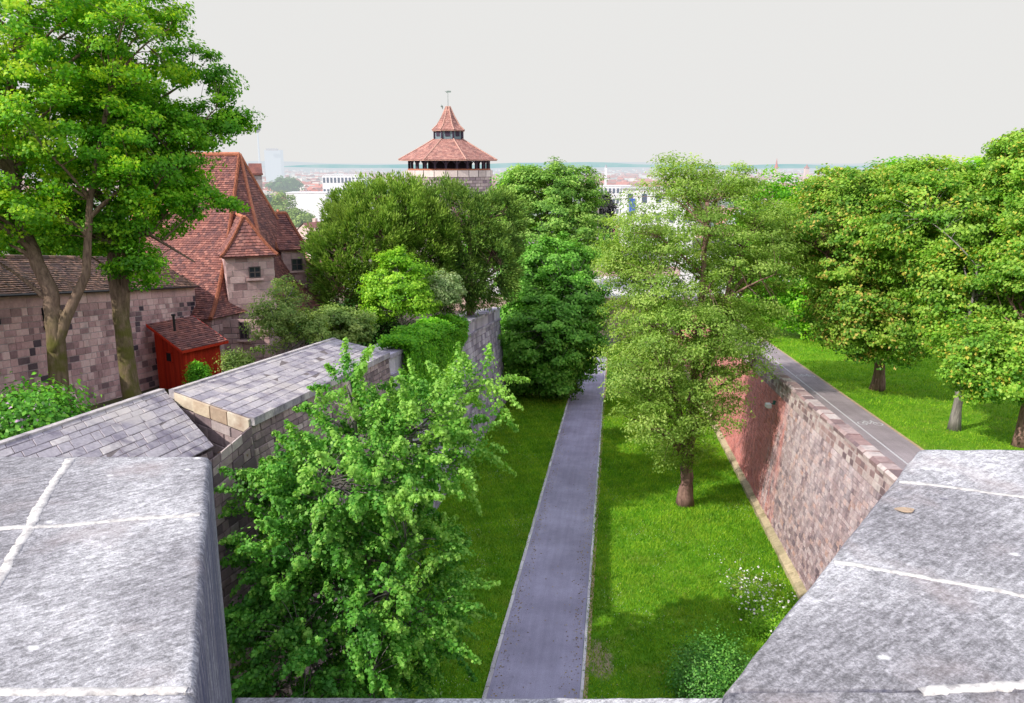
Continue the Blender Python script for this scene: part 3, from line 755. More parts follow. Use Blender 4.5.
def wall_C():
    root = empty('retaining_wall', SN(50, nOut, zm(50)), 'shaded grey ashlar moat wall beyond the ivy, ending at a corner', 'wall')
    s0, s1 = 29.6, 60.1; zo = lambda s: 2.3+.113*(60-s)
    mb = MB(); f = bil(SN(s0, nOut+.7, zm(s0)-.2), SN(s1, nOut+.7, zm(s1)-.2), SN(s1, nOut, zo(s1)-.95), SN(s0, nOut, zo(s0)-.95))
    fl = (f(0, 0, 1)-f(0, 0, 0))[0] < 0
    g = (lambda u, v, d=0: f(u, v, -d)) if fl else f; g.U, g.V = f.U, f.V
    masonry(mb, g, .7, .34, .02, .02)
    # return wall round the corner
    f3 = bil(SN(s1, nOut+.7, zm(s1)-.2), SN(s1, -34, zm(s1)-.2), SN(s1, -34, zo(s1)-.3), SN(s1, nOut, zo(s1)-.3)); fl3 = (f3(0, 0, 1)-f3(0, 0, 0))[1] < 0
    g3 = (lambda u, v, d=0: f3(u, v, -d)) if fl3 else f3; g3.U, g3.V = f3.U, f3.V
    masonry(mb, g3, .7, .34, .02, .02)
    local(mb.build('wall_face', [M['grey'], M['mortar_dark']]), root)
    mb = MB()                                              # string course, parapet, flat top
    for a in np.arange(s0, s1-.01, .96):
        b = a+.95
        def seg(n0, n1, z0, z1, r=None):
            lo = [SN(a, n0, zo(a)+z0), SN(a, n1, zo(a)+z0), SN(b, n1, zo(b)+z0), SN(b, n0, zo(b)+z0)]
            mb.hexa(lo, [q+np.array([0, 0, z1-z0]) for q in lo], r)
        seg(nOut-.3, nOut+.14, -.95, -.78); seg(nOut-.45, nOut+.03, -.775, -.13); seg(nOut-.6, nOut+.1, -.125, .03)
    local(mb.build('parapet', M['grey']), root)
    mb = MB()
    mb.quad(SN(s0, nOut-.55, zo(s0)-.0), SN(s1, nOut-.55, zo(s1)-.0), SN(s1, nOut-2.3, zo(s1)-.25), SN(s0, nOut-2.3, zo(s0)-.25))
    local(mb.build('wall_walk', M['pale']), root)
wall_C()

# ivy hanging over that wall
def ivy():
    zo = lambda s: 2.3+.113*(60-s)
    n = 60000; s = 31.2+12.6*rng.random(n)**.9; t = rng.random(n)
    lump = .35*np.sin(s*1.7)+.25*np.sin(s*4.3+1)+.15*np.sin(s*9.1)
    top = rng.random(n) < .5
    nn = np.where(top, nOut-.9+1.5*t, nOut+.25+.28*rng.random(n)+.25*lump*.5)
    zz = zo(s)+np.where(top, .35+.4*lump+.15*rng.random(n)-.25*(nn-(nOut-.3))**2, -.1-(2.3+1.0*lump)*t**1.2*np.clip((44-s)/6, .3, 1))
    Cc = np.stack([AX[0]*s+NX[0]*nn, AX[1]*s+NX[1]*nn, zz], 1)+rng.normal(size=(n, 3))*.07
    nr = np.where(top[:, None], [0.2, -.2, 1.], [1., -.25, .45])+rng.normal(size=(n, 3))*.4
    o = empty('ivy', SN(38, nOut, zo(38)), 'bright green ivy mass spilling over the top of the left moat wall', 'ivy')
    lf = leaf_mesh('leaves', Cc-np.array(o.location), nr, .12, L['ivy'], o, .9, .5+.2*rng.normal(size=n)+.15*lump)
    mb = MB()
    for k in range(26):
        s_ = rng.uniform(33, 43); mb.tube([SN(s_, nOut-.4, zo(s_))-np.array(o.location), SN(s_+.1, nOut+.2, zo(s_)-.1)-np.array(o.location), SN(s_+.2, nOut+.35, zo(s_)-1.1)-np.array(o.location)], .02, 4)
    mb.tube([SN(s_, nOut-.4, zo(s_))-np.array(o.location) for s_ in np.linspace(30.3, 43.2, 14)], .04, 5)
    mb.build('stem', M['bark_grey'], o)
ivy()

# ------------------------------------------------------------------ cross wall and what lies beyond the moat
mb = MB(); root = empty('bridge_wall', SN(93, 0, zm(93)), 'pale stone wall closing the far end of the moat behind the trees', 'wall')
f = bil(SN(93, 8.4, zm(93)-.3), SN(93, -34, zm(93)-.3), SN(93, -34, -2.1), SN(93, 8.4, -2.1)); fl = (f(0, 0, 1)-f(0, 0, 0))[1] > 0
g = (lambda u, v, d=0: f(u, v, -d)) if fl else f; g.U, g.V = f.U, f.V
masonry(mb, g, .9, .45, .02, .03); local(mb.build('wall_face', [M['pinkhouse'], M['mortar_dark']]), root)
mb = MB()
for k in range(28):
    a, b = -34+k*1.5, -34+k*1.5+1.48; lo = [SN(92.9, a, -2.1), SN(92.9, b, -2.1), SN(93.7, b, -2.1), SN(93.7, a, -2.1)]; mb.hexa(lo, [q+np.array([0, 0, .3]) for q in lo])
local(mb.build('coping', M['kerb']), root)
strip('street', M['pale'], 94, 150, -40, 30, lambda s: -3.05, .0)

# ------------------------------------------------------------------ curtain wall with tiled roof
W0, W1 = np.array([-17.9, 17.0]), np.array([-16.3, 40.7])
def curtain():
    root = empty('curtain_wall', (-17.4, 26.7, zl(26.7)), 'pink and black sandstone castle wall with a brown tiled roof along its top', 'wall')
    zt_ = lambda y: 8.8-.128*(y-26.7); zr = lambda y: 10.05-.122*(y-26.7)
    a, b = W0, W1
    mb = MB(); f = bil((a[0], a[1], zl(a[1])-.8), (b[0], b[1], zl(b[1])-.8), (b[0], b[1], zt_(b[1])-.55), (a[0], a[1], zt_(a[1])-.55))
    fl = (f(0, 0, 1)-f(0, 0, 0))[0] < 0; g = (lambda u, v, d=0: f(u, v, -d)) if fl else f; g.U, g.V = f.U, f.V
    def dk(u, v):
        n = .5+.25*math.sin(u*23+1.3+3*v)+.25*math.sin(v*7-u*31); return min(1, max(0, random.random()*.85+.42*(1-n)-.12*(.35 < v)*n+.02))
    masonry(mb, g, .44, .26, .018, .022, darkp=dk)
    f2 = bil((a[0], a[1], zt_(a[1])-.55), (b[0], b[1], zt_(b[1])-.55), (b[0], b[1], zt_(b[1])), (a[0], a[1], zt_(a[1])))
    g2 = (lambda u, v, d=0: f2(u, v, -d)) if fl else f2; g2.U, g2.V = f2.U, f2.V
    masonry(mb, g2, 1.1, .5, .012, .02, darkp=lambda u, v: random.uniform(.6, 1))
    local(mb.build('wall_face', [M['pink'], M['mortar']]), root)
    mb = MB(); ov = .22
    f = bil((a[0]+ov, a[1], zt_(a[1])-.05), (b[0]+ov, b[1], zt_(b[1])-.05), (b[0]-2.5, b[1]+1.5, zr(b[1]+1.5)), (a[0]-2.5, a[1], zr(a[1])))
    fl = (f(0, 0, 1)-f(0, 0, 0))[2] < 0; g = (lambda u, v, d=0: f(u, v, -d)) if fl else f; g.U, g.V = f.U, f.V
    tiles(mb, g, .19, .17)
    r0, r1 = np.array((a[0]-2.5, a[1], zr(a[1]))), np.array((b[0]-2.5, b[1]+1.5, zr(b[1]+1.5)))
    mb.quad(r0, r1, r1+np.array([-2.4, 0, -1.4]), r0+np.array([-2.4, 0, -1.4]), r=.4)
    for k in range(60):
        p, q = r0+(r1-r0)*k/60, r0+(r1-r0)*(k+.93)/60; mb.tube([p, q], .1, 7, r=random.random())
    local(mb.build('roof', M['tile_brown']), root)
    mb = MB()
    mb.tube([(a[0]+ov+.03, a[1], zt_(a[1])-.08), (b[0]+ov+.03, b[1], zt_(b[1])-.08)], .05, 6)
    local(mb.build('gutter', M['metal']), root)
    mb = MB(); 
    for (u, v) in ((42, 318),):
        zc = 29.3; p = PZC(u, v, zc); mb.box((W0[0]+(W1[0]-W0[0])*(p[1]-W0[1])/(W1[1]-W0[1])+.02, p[1], p[2]), (.08, .32, .8))
    local(mb.build('arrow_slit', M['dark']), root)
curtain()

# ------------------------------------------------------------------ red shed
def shed():
    C = np.array([-14.6, 34.65]); dl = np.array([-.85, .525]); dr = np.array([.525, .85]); wl, wr = 2.0, 1.9
    z0 = zl(35)-.1; zlow = 5.15; zhigh = 5.95
    root = empty('shed', (C[0], C[1], z0), 'small red painted wooden shed with lean-to tiled roof and stove pipe', 'shed')
    c0, c1, c2, c3 = C, C+dr*wr, C+dr*wr+dl*wl, C+dl*wl
    zs = [zlow, zlow, zhigh, zhigh]; P = [c0, c1, c2, c3]
    mb = MB()
    for i in range(4):
        p, q = P[i], P[(i+1) % 4]; ln = np.linalg.norm(q-p); k = int(ln/.13); out = np.array([(q-p)[1], -(q-p)[0]])/ln
        for j in range(k):
            a, b = p+(q-p)*(j+.04)/k, p+(q-p)*(j+.96)/k; za = zs[i]+(zs[(i+1) % 4]-zs[i])*(j+.5)/k-.03
            th = .025+.008*random.random()
            lo = [(*(a), z0), (*(b), z0), (*(b+out*th), z0), (*(a+out*th), z0)]; mb.hexa(lo, [(x, y, za) for x, y, _ in lo])
        mb.quad((*p, z0), (*q, z0), (*q, zs[(i+1) % 4]-.03), (*p, zs[i]-.03), r=0)
    local(mb.build('wall', M['redwood']), root)
    mb = MB(); e = .28
    r0, r1, r2, r3 = c0-dl*e-dr*e, c1-dl*e+dr*e, c2+dl*.1+dr*e, c3+dl*.1-dr*e; sl = (zhigh-zlow)/wl
    za, zb = zlow-sl*e, zhigh+sl*.1
    f = bil((*r0, za), (*r1, za), (*r2, zb), (*r3, zb)); tiles(mb, f, .17, .16)
    local(mb.build('roof', M['tile_red']), root)
    mb = MB(); th = .12
    for p, q, z1_, z2_ in ((r0, r1, za, za), (r3, r0, zb, za), (r1, r2, za, zb)):
        d = (q-p)/np.linalg.norm(q-p); o_ = np.array([d[1], -d[0]])*.03
        mb.hexa([(*p, z1_-th), (*q, z2_-th), (*(q+o_), z2_-th), (*(p+o_), z1_-th)], [(*p, z1_), (*q, z2_), (*(q+o_), z2_), (*(p+o_), z1_)])
    local(mb.build('fascia', M['redwood']), root)
    pc = c3*.6+c0*.4+dr*.5
    mb = MB(); mb.tube([(*pc, 5.4), (*pc, 6.35)], .06, 8); mb.tube([(*pc, 6.33), (*pc, 6.42)], .1, 8); local(mb.build('stove_pipe', M['metal']), root)
    w = c0*.5+c3*.5; nrm = np.array([-dr[0], -dr[1]])
    mb = MB(); p = w+nrm*.045; mb.box((*p, 4.55), (.40, .05, .42), math.atan2(dl[1], dl[0])); wo = local(mb.build('window', M['dark']), root)
    mb = MB()
    for sx in (-1, 1): 
        q = p+dl*.2*sx+nrm*.015; mb.box((*q, 4.55), (.05, .06, .5), math.atan2(dl[1], dl[0]))
    for sz in (-1, 1): mb.box((*(p+nrm*.015), 4.55+.22*sz), (.45, .06, .05), math.atan2(dl[1], dl[0]))
    fr = mb.build('frame', M['redwood'], wo)
shed()

# ------------------------------------------------------------------ the castle house
def house():
    root = empty('castle_house', (-13, 42, zl(42)), 'pink stone castle house with steep bell-cast red tiled roof and projecting bays', 'house')
    Q1 = PZC(210, 314, 40.); Q2 = PZC(279, 303, 44.5); ze = 5.45
    Q1[2] = ze; Q2[2] = ze
    Q0 = np.array([Q1[0]-8.0, Q1[1]+2.6, ze]); Q3 = np.array([Q2[0]+.6, Q2[1]+9, ze]); Q4 = np.array([Q0[0]+.5, Q0[1]+10, ze])
    R1 = PZC(239.5, 155, 47.5); R0 = PZC(160, 156, 47.5); R0[2] = R1[2]
    mb = MB(); mr = MB()
    def slope(pa, pb, ra, rb, nseg=7):
        for i in range(nseg):
            t0_, t1_ = i/nseg, (i+1)/nseg          # 0 eave .. 1 ridge
            def pt(p, r, t): 
                k = 1-t; hgt = 1-(1-(1-k)**1.32) if False else (t**1.28)
                return np.array([p[0]+(r[0]-p[0])*t, p[1]+(r[1]-p[1])*t, p[2]+(r[2]-p[2])*hgt])
            a, b, c, d = pt(pa, ra, t0_), pt(pb, rb, t0_), pt(pb, rb, t1_), pt(pa, ra, t1_)
            if i == nseg-1 and np.linalg.norm(ra-rb) < .1: c = c+np.array([.01, 0, 0])
            f = bil(a, b, c, d); tiles(mb, f, .17, .15)
        for (p, r) in ((pa, ra), (pb, rb)):
            pl = [np.array([p[0]+(r[0]-p[0])*t, p[1]+(r[1]-p[1])*t, p[2]+(r[2]-p[2])*t**1.28+.05]) for t in np.linspace(0, 1, 12)]
            mr.tube(pl, .11, 7)
    slope(Q0, Q1, R0, R1); slope(Q1, Q2, R1, R1+np.array([.02, 0, 0])); slope(Q2, Q3, R1, R1+np.array([.0, .02, 0])); slope(Q3, Q4, R1, R0); slope(Q4, Q0, R0, R0+np.array([0, -.02, 0]))
    mr.tube([R0+np.array([0, 0, .05]), R1+np.array([0, 0, .05])], .13, 7)
    rf = local(mb.build('roof', M['tile_red']), root); 
    rt = mr.build('ridge_tile', M['ridge'], rf)
    # walls below the eaves
    mb = MB(); ins = .3; c = (Q0+Q1+Q2+Q3+Q4)/5
    W = [q+(c-q)/np.linalg.norm(c-q)*ins for q in (Q0, Q1, Q2, Q3, Q4)]
    for i in range(5):
        a, b = W[i], W[(i+1) % 5]; f = bil((a[0], a[1], 1.2), (b[0], b[1], 1.2), (b[0], b[1], ze+.05), (a[0], a[1], ze+.05))
        if i < 3: masonry(mb, f, .6, .33, .02, .02)
        else: mb.quad(f(0, 0), f(1, 0), f(1, 1), f(0, 1))
    local(mb.build('wall', [M['pinkhouse'], M['mortar_dark']]), root)
    def window(c, w, h, parent, rz=0):
        mb = MB(); mb.box(c, (w, .05, h), rz); wo = mb.build('window', M['glass']); local(wo, root)
        mb = MB()
        for sx in (-1, 0, 1): mb.box((c[0]+sx*w/2*math.cos(rz), c[1]+sx*w/2*math.sin(rz)-.03, c[2]), (.05, .06, h+.05), rz)
        for sz in (-1, 0, 1): mb.box((c[0], c[1]-.03, c[2]+sz*h/2), (w+.05, .055, .05), rz)
        mb.build('frame', M['frame_wood'], wo)
        mb = MB(); mb.box((c[0], c[1]-.05, c[2]-h/2-.1), (w+.3, .16, .1), rz, r=.9); mb.build('sill', M['pinkhouse'], wo)
    # projecting bay and wing: front faces towards the viewer
    def bay(u0, u1, ve, vb, zc, depth, apex, hip, win, name):
        a, b = PZC(u0, ve, zc), PZC(u1, ve, zc); z1 = a[2]; yb = a[1]; zbm = PZC(u0, vb, zc)[2]; ra_ = .42; wd = (b[0]-a[0])*1.06; org = np.array([a[0], yb, 0]); er = np.array([math.cos(ra_), math.sin(ra_), 0]); ed = np.array([-math.sin(ra_), math.cos(ra_), 0]); W_ = lambda X, Y, Z: org+er*X+ed*Y+np.array([0, 0, Z])
        mb = MB(); 
        for (p, q) in (((0, 0), (wd, 0)), ((wd, 0), (wd, depth)), ((0, depth), (0, 0))):
            f = bil(W_(*p, zbm), W_(*q, zbm), W_(*q, z1), W_(*p, z1)); masonry(mb, f, .62, .34, .014, .015)
        local(mb.build(name, [M['pinkhouse'], M['mortar']]), root)
        mb = MB(); mr = MB(); o_ = .22; ap = PZC(apex[0], apex[1], zc+apex[2])
        e0, e1 = W_(-o_, -o_, z1-.05), W_(wd+o_, -o_, z1-.05); g0, g1 = e0+ed*depth*1.3, e1+ed*depth*1.3
        rgl, rgr = ap, ap+er*hip; bk = ed*depth*1.2
        def crv(pa, pb, ra, rb, n=4):
            P_ = lambda p, r, t: np.array([p[0]+(r[0]-p[0])*t, p[1]+(r[1]-p[1])*t, p[2]+(r[2]-p[2])*t**1.25])
            for i in range(n):
                t0_, t1_ = i/n, (i+1)/n; tiles(mb, bil(P_(pa, ra, t0_), P_(pb, rb, t0_), P_(pb, rb, t1_)+np.array([.012, 0, 0]), P_(pa, ra, t1_)), .2, .19)
            for (p, r) in ((pa, ra), (pb, rb)): mr.tube([P_(p, r, t)+np.array([0, 0, .04]) for t in np.linspace(0, 1, 8)], .09, 6)
        crv(e0, e1, rgl, rgr); crv(e1, g1, rgr, rgr+bk); crv(g0, e0, rgl+bk, rgl)
        mr.tube([rgl+np.array([0, 0, .05]), rgl+bk+np.array([0, 0, .05])], .1, 6); mr.tube([rgl+np.array([0, 0, .05]), rgr+np.array([0, 0, .05])], .1, 6)
        mb.box(tuple(W_(wd/2, -.02, z1-.08)), (wd+.3, .3, .1), ra_)
        ro = local(mb.build('bay_roof', M['tile_red']), root); mr.build('ridge_tile', M['ridge'], ro)
        for (wu, wv, ww, wh) in win:
            fr_ = (wu-u0)/(u1-u0)*wd; p = PZC(wu, wv, zc+fr_*.3); window(tuple(W_(fr_, -.035, p[2])), ww, wh, root, ra_)
    bay(225, 269, 256, 335, 41.3, 3.0, (243, 218, 1.2), .15, [(251, 273, .55, .55)], 'bay')
    bay(281, 303, 249, 300, 48., 3.0, (268, 214, 2.0), 1.1, [(295, 265, .6, .65)], 'wing')
    # lower masonry at the foot of the bay with a tall window
    mb = MB(); a, b = PZC(216, 314, 41.0), PZC(268, 314, 41.0); 
    f = bil((a[0], a[1], 1.5), (b[0], a[1], 1.5), (b[0], a[1], 5.3), (a[0], a[1], 5.3)); masonry(mb, f, .6, .33, .02, .02)
    f = bil((b[0], a[1], 1.5), (b[0], a[1]+4, 1.5), (b[0], a[1]+4, 5.3), (b[0], a[1], 5.3)); masonry(mb, f, .6, .33, .02, .02)
    local(mb.build('wall', [M['pinkhouse'], M['mortar_dark']]), root)
    p = PZC(243, 331, 41.0); window((p[0], a[1]-.03, p[2]), .42, .85, root)
    # low roof running down on the right
    mb = MB(); f = bil(PZC(288, 318, 45), PZC(332, 312, 47), PZC(312, 285, 51), PZC(282, 262, 49)); tiles(mb, f, .2, .19)
    local(mb.build('lower_roof', M['tile_red']), root)
    # chimney behind the hip
    c = PZC(257, 194, 52); mb = MB(); w = .72
    mb.box((c[0], c[1], c[2]-.6), (w, w, 3.6), .35, r=.6); ch = local(mb.build('chimney', M['chim']), rf) if False else mb.build('chimney', M['chim'], rf)
    mb = MB(); mb.box((c[0], c[1], c[2]+1.26), (w+.16, w+.16, .12), .35, r=.5)
    ca, sa = math.cos(.35), math.sin(.35); q = lambda X, Y, Z: (c[0]+X*ca-Y*sa, c[1]+X*sa+Y*ca, c[2]+1.32+Z); h = w/2+.05
    mb.add([q(-h, -h, 0), q(h, -h, 0), q(h, h, 0), q(-h, h, 0), q(-h, 0, .62), q(h, 0, .62)], [(0, 1, 5, 4), (2, 3, 4, 5), (1, 2, 5), (3, 0, 4)], .7)
    mb.build('chimney_cap', M['tile_red'], rf)
M['chim'] = flat('chimney_render', (.50, .46, .45), .9, .3, 4)
house()

# ------------------------------------------------------------------ foreground battlement
def merlons():
    ztop = 12.2
    T = lambda u, v: PZ(u, v, ztop)
    base = empty('bastion_battlement', (0, 1.6, 8), 'pale stone sill of the gap between the two foreground blocks', 'wall')
    # left
    b = T(210, 456); f = T(196, 694); 
    root = empty('merlon', ((b[0]+f[0])/2-1, 1.6, 9.5), 'large weathered grey stone parapet block at lower left with cross joints', 'parapet')
    def block(poly, z0, z1, name, parent, jit=.006):
        mb = MB(); n = len(poly)
        # subdivide the outline so the worn arris can wander
        P = []
        for i in range(n):
            p, q = np.array(poly[i]), np.array(poly[(i+1) % n]); k = max(1, int(np.linalg.norm(q-p)/.06))
            for j in range(k): P.append(p+(q-p)*j/k)
        P = np.array(P); c = P.mean(0); m = len(P)
        def ring(ins, z, jj):
            d = P-c; d /= np.linalg.norm(d, axis=1, keepdims=True); Q = P-d*ins+rng.normal(size=P.shape)*jj
            return [(x, y, z+rng.normal()*jj) for x, y in Q]
        prof = [(0, z0, 0), (0, z1-.3, .0008), (0, z1-.1, .0012), (0, z1-.022, .0014), (.002, z1-.011, .0014), (.006, z1-.005, .0012), (.012, z1-.001, .0008), (.02, z1, .0003), (.03, z1, 0)]
        V = []
        for ins, z, jj in prof: V += ring(ins, z, jj)
        Fc = [(i*m+k, i*m+(k+1) % m, (i+1)*m+(k+1) % m, (i+1)*m+k) for i in range(len(prof)-1) for k in range(m)]
        Fc.append(tuple((len(prof)-1)*m+k for k in range(m)))
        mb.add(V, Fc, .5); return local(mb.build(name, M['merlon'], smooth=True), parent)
    def joint(pts, w, parent, z=ztop+.0026):
        """mortar in an irregular raised bead"""
        mb = MB(); pts = [np.array(p[:2]) for p in pts]; rows = []
        tot = 0
        for a, b_ in zip(pts[:-1], pts[1:]):
            k = max(2, int(np.linalg.norm(b_-a)/.007)); d = (b_-a)/np.linalg.norm(b_-a); e = np.array([-d[1], d[0]])
            for j in range(k+(b_ is pts[-1])):
                c = a+(b_-a)*j/k+e*(.0012*math.sin(tot*.21)+.0022*math.sin(tot*.067+1)+rng.normal()*.0009); tot += 1
                w1, w2 = w/2*(.85+.13*math.sin(tot*.047)+.09*math.sin(tot*.113+2)+.10*rng.normal()), w/2*(.85+.13*math.sin(tot*.039+4)+.09*math.sin(tot*.127)+.10*rng.normal())
                rows.append([(*(c-e*w1), z-.006), (*(c-e*w1*.8), z-.0012+.0007*math.sin(tot*.4)+rng.random()*.0005), (*(c+e*w2*.8), z-.0012+.0007*math.sin(tot*.33)+rng.random()*.0005), (*(c+e*w2), z-.006)])
        V = [p for r_ in rows for p in r_]; Fc = [(i*4+k, i*4+k+1, i*4+k+5, i*4+k+4) for i in range(len(rows)-1) for k in range(3)]
        mb.add(V, Fc, .5); return local(mb.build('mortar_joint', M['joint'], smooth=True), parent)
    far = T(-420, 456); frl = T(-420, 694)
    mL = block([(f[0], f[1]), (b[0], b[1]), (-3.2, b[1]+.02), (-3.2, f[1])][::-1], 9.5, ztop, 'block', root)
    joint([T(70, 459), T(52, 486), T(31, 526), T(0, 574), T(-40, 640)], .030, root)
    joint([T(-200, 540), T(0, 528), T(60, 526), T(140, 519), T(200, 515)], .022, root)
    joint([T(-200, 690), T(0, 690), T(90, 691), T(187, 690)], .020, root, ztop+.0026)
    # course below, stepping towards the viewer
    g0 = np.array([f[0], f[1]-.0])
    block([(g0[0], g0[1]), (g0[0]+.14, g0[1]-.32), (-3.2, g0[1]-.32), (-3.2, g0[1])][::-1], 9.5, ztop-.001, 'lower_block', root)
    # right
    b = T(917, 449); f = T(722, 691)
    root2 = empty('merlon', ((b[0]+f[0])/2+1, 1.6, 9.5), 'large weathered grey stone parapet block at lower right with two long joints', 'parapet')
    block([(f[0], f[1]), (3.4, f[1]), (3.4, b[1]), (b[0], b[1])], 9.5, ztop, 'block', root2)
    joint([T(899, 482), T(940, 486), T(1024, 497), T(1200, 520)], .020, root2)
    joint([T(834, 562), T(900, 573), T(1024, 595), T(1200, 628)], .020, root2)
    joint([T(920, 692), T(960, 689), T(1024, 684), T(1200, 680)], .024, root2, ztop+.0026)
    g0 = np.array([f[0], f[1]-.0])
    block([(g0[0], g0[1]), (g0[0]-.11, g0[1]-.32), (3.4, g0[1]-.32), (3.4, g0[1])][::-1], 9.5, ztop-.001, 'lower_block', root2)
    # small lichen scar
    mb = MB(); c = T(905, 511); pts = [(c[0]+.022*math.cos(a)*(1+.2*math.sin(3*a)), c[1]+.016*math.sin(a), ztop+.0032) for a in np.linspace(0, 6.1, 18)]
    mb.add(pts, [tuple(range(18))]); local(mb.build('lichen_patch', M['slab_end']), root2)
    # sill
    zs = 11.45
    block([(-.47, .75), (.30, .75), (1.12, 2.10), (-.83, 2.10)], 10.9, zs, 'sill', base)
    mb = MB(); mb.prism([(-10.5, -3), (6.5, -3), (6.5, 2.05), (-10.5, 2.05)], -1.5, 9.45); local(mb.build('wall_body', M['pinkhouse']), base)
    mb = MB(); mb.prism([(-.9, .75), (.9, .75), (1.1, 2.06), (-.9, 2.06)], 9.5, 10.88); local(mb.build('sill_support', M['pinkhouse']), base)
merlons()

# ------------------------------------------------------------------ trees
def rel(base, pts): return [tuple(np.asarray(p)-np.asarray(base)) for p in pts]
def lobe(base, u, v, zc, ru, rv, rd):                     # lobe whose outline covers ru x rv pixels at depth zc
    p = PZC(u, v, zc)-np.asarray(base); k = zc/F; return (p[0], p[1], p[2], ru*k, rd, rv*k)

# foreground tree in the moat
zc = 18.4; b1 = np.array([-3.6, 17.2, zm(17)])
l1 = [lobe(b1, *a) for a in ((370, 470, 18.5, 80, 62, 2.2), (347, 398, 18.8, 22, 34, .7), (320, 520, 18.3, 66, 66, 2.0), (425, 430, 18.9, 40, 50, 1.3), (450, 400, 19.0, 26, 26, .8),
      (370, 600, 18.2, 88, 85, 2.4), (310, 640, 17.8, 62, 90, 2.1), (415, 590, 18.5, 40, 85, 1.5), (272, 490, 18.3, 24, 30, .8), (270, 580, 18.0, 24, 50, .9), (478, 382, 19.2, 16, 14, .5), (455, 450, 19., 20, 25, .7))]
top = PZC(347, 362, 18.8)-b1
tree('broadleaf_tree', 'bushy bright green tree with small round leaves in the left foreground of the moat', 'tree', b1,
     [(0, 0, 0), (.1, .1, 3), (.25, .2, 6), tuple(top*np.array([1, 1, 1])-np.array([0, 0, .4]))], l1, L['gink'], M['bark_grey'], nsp=980, lps=165, ls=.080, tr=.2, aspect=.95, shell=.35, nlimb=60, mind=.2, up=.35, jitter=.5, cull=.3, cf=2.0, shoots=(.45, 1.15, .17), droop=.35)

# feathery tree right of the path
b2 = t2b.copy()
l2 = [lobe(b2, *a) for a in ((690, 230, 37, 78, 62, 3.6), (695, 180, 37, 45, 30, 2.2), (650, 300, 36.5, 50, 62, 3.2), (740, 270, 37.5, 55, 65, 3.5), (690, 330, 36, 70, 60, 3.5),
      (640, 370, 36, 42, 42, 2.2), (700, 400, 36, 42, 40, 2.2), (655, 415, 36, 34, 30, 1.8), (765, 235, 38, 32, 38, 2.4), (735, 340, 37, 40, 38, 2.6), (740, 180, 37, 22, 20, 1.4), (625, 250, 37, 30, 40, 2.), (683, 452, 37.5, 30, 18, 1.3))]
tree('deciduous_tree', 'tall feathery pale green tree standing on the lawn right of the moat path', 'tree', b2,
     [(0, 0, 0), (.0, 0, 2.4), (.1, .1, 5), (.25, .1, 9), (.3, .1, 14.5)], l2, L['locust'], M['bark_red'], nsp=1000, lps=125, ls=.13, spr=(.62, .26), tr=.36, shell=.2, nlimb=46, up=.6, mind=.25, cull=.2, jitter=.5,
     forks=[(.2, (0, 0, 2.8), (-1.0, 0, 6.5), (-1.8, .2, 10)), (.2, (.05, 0, 3.6), (1.0, .2, 8), (1.8, .3, 12))], aspect=.5)

# big maples at left
bm1 = np.array([-14.9, 25.2, zl(25)]); 
lm = [lobe(bm1, *a) for a in ((40, 40, 26, 105, 85, 3.6), (-40, 110, 25.5, 90, 110, 3.4), (70, 130, 25.5, 80, 70, 3.), (135, 45, 26, 55, 52, 2.2), (155, 15, 26, 26, 24, 1.2), (20, 215, 25, 50, 42, 2.), (60, -30, 26, 90, 60, 3), (-60, 210, 25, 60, 50, 2.3), (115, 190, 25.4, 34, 26, 1.2))]
pa = [PZC(48, 400, 26), PZC(55, 330, 26), PZC(50, 290, 26), PZC(22, 225, 26), PZC(5, 140, 26), PZC(20, 40, 26)]
pa[0] = bm1.copy(); pa[0][0] += 0; 
tree('maple_tree', 'maple with leaning mossy trunk and light green crown at far left', 'tree', bm1, rel(bm1, pa), lm, L['maple'], M['bark'], nsp=640, lps=150, ls=.12, spr=(.46, .26), tr=.33, shell=.2, nlimb=55, mind=.27, cull=.42, cf=1.3, jitter=.5, group='maples before the castle wall', lowest=12,
     forks=[(.22, *rel(bm1, [PZC(54, 352, 26), PZC(66, 318, 26), PZC(86, 275, 26), PZC(90, 200, 25.8), PZC(110, 90, 25.8)]))])
bm2 = np.array([-13.3, 27.0, zl(27)])
lm2 = [lobe(bm2, *a) for a in ((148, 145, 27.5, 60, 56, 2.6), (195, 125, 28, 36, 28, 1.6), (165, 203, 27.5, 38, 34, 1.7), (100, 220, 27.4, 48, 40, 1.9), (230, 118, 28, 18, 22, .8), (215, 82, 28, 20, 20, .8), (112, 100, 28, 48, 50, 2.2), (200, 160, 28, 12, 10, .5), (228, 202, 27.8, 16, 5, .4), (205, 190, 27.8, 14, 8, .5), (140, 262, 27.3, 26, 20, .8), (190, 65, 28.5, 22, 22, 1.0), (65, 190, 28, 30, 40, 1.5))]
pb = [bm2, PZC(123, 330, 28), PZC(113, 265, 28), PZC(122, 200, 28), PZC(135, 120, 28), PZC(140, 95, 28)]
tree('maple_tree', 'maple with upright forked trunk and deep green crown, right of the leaning one', 'tree', bm2, rel(bm2, pb), lm2, L['maple2'], M['bark'], nsp=560, lps=150, ls=.12, spr=(.44, .24), tr=.32, shell=.2, nlimb=48, mind=.25, cull=.38, cf=1.4, jitter=.5, group='maples before the castle wall', lowest=12,
     forks=[(.2, *rel(bm2, [PZC(123, 335, 28), PZC(127, 255, 28), PZC(150, 200, 27.8), PZC(190, 150, 27.8)])), (.09, *rel(bm2, [PZC(118, 240, 28), PZC(150, 235, 27.6), PZC(195, 262, 27.2)]))])

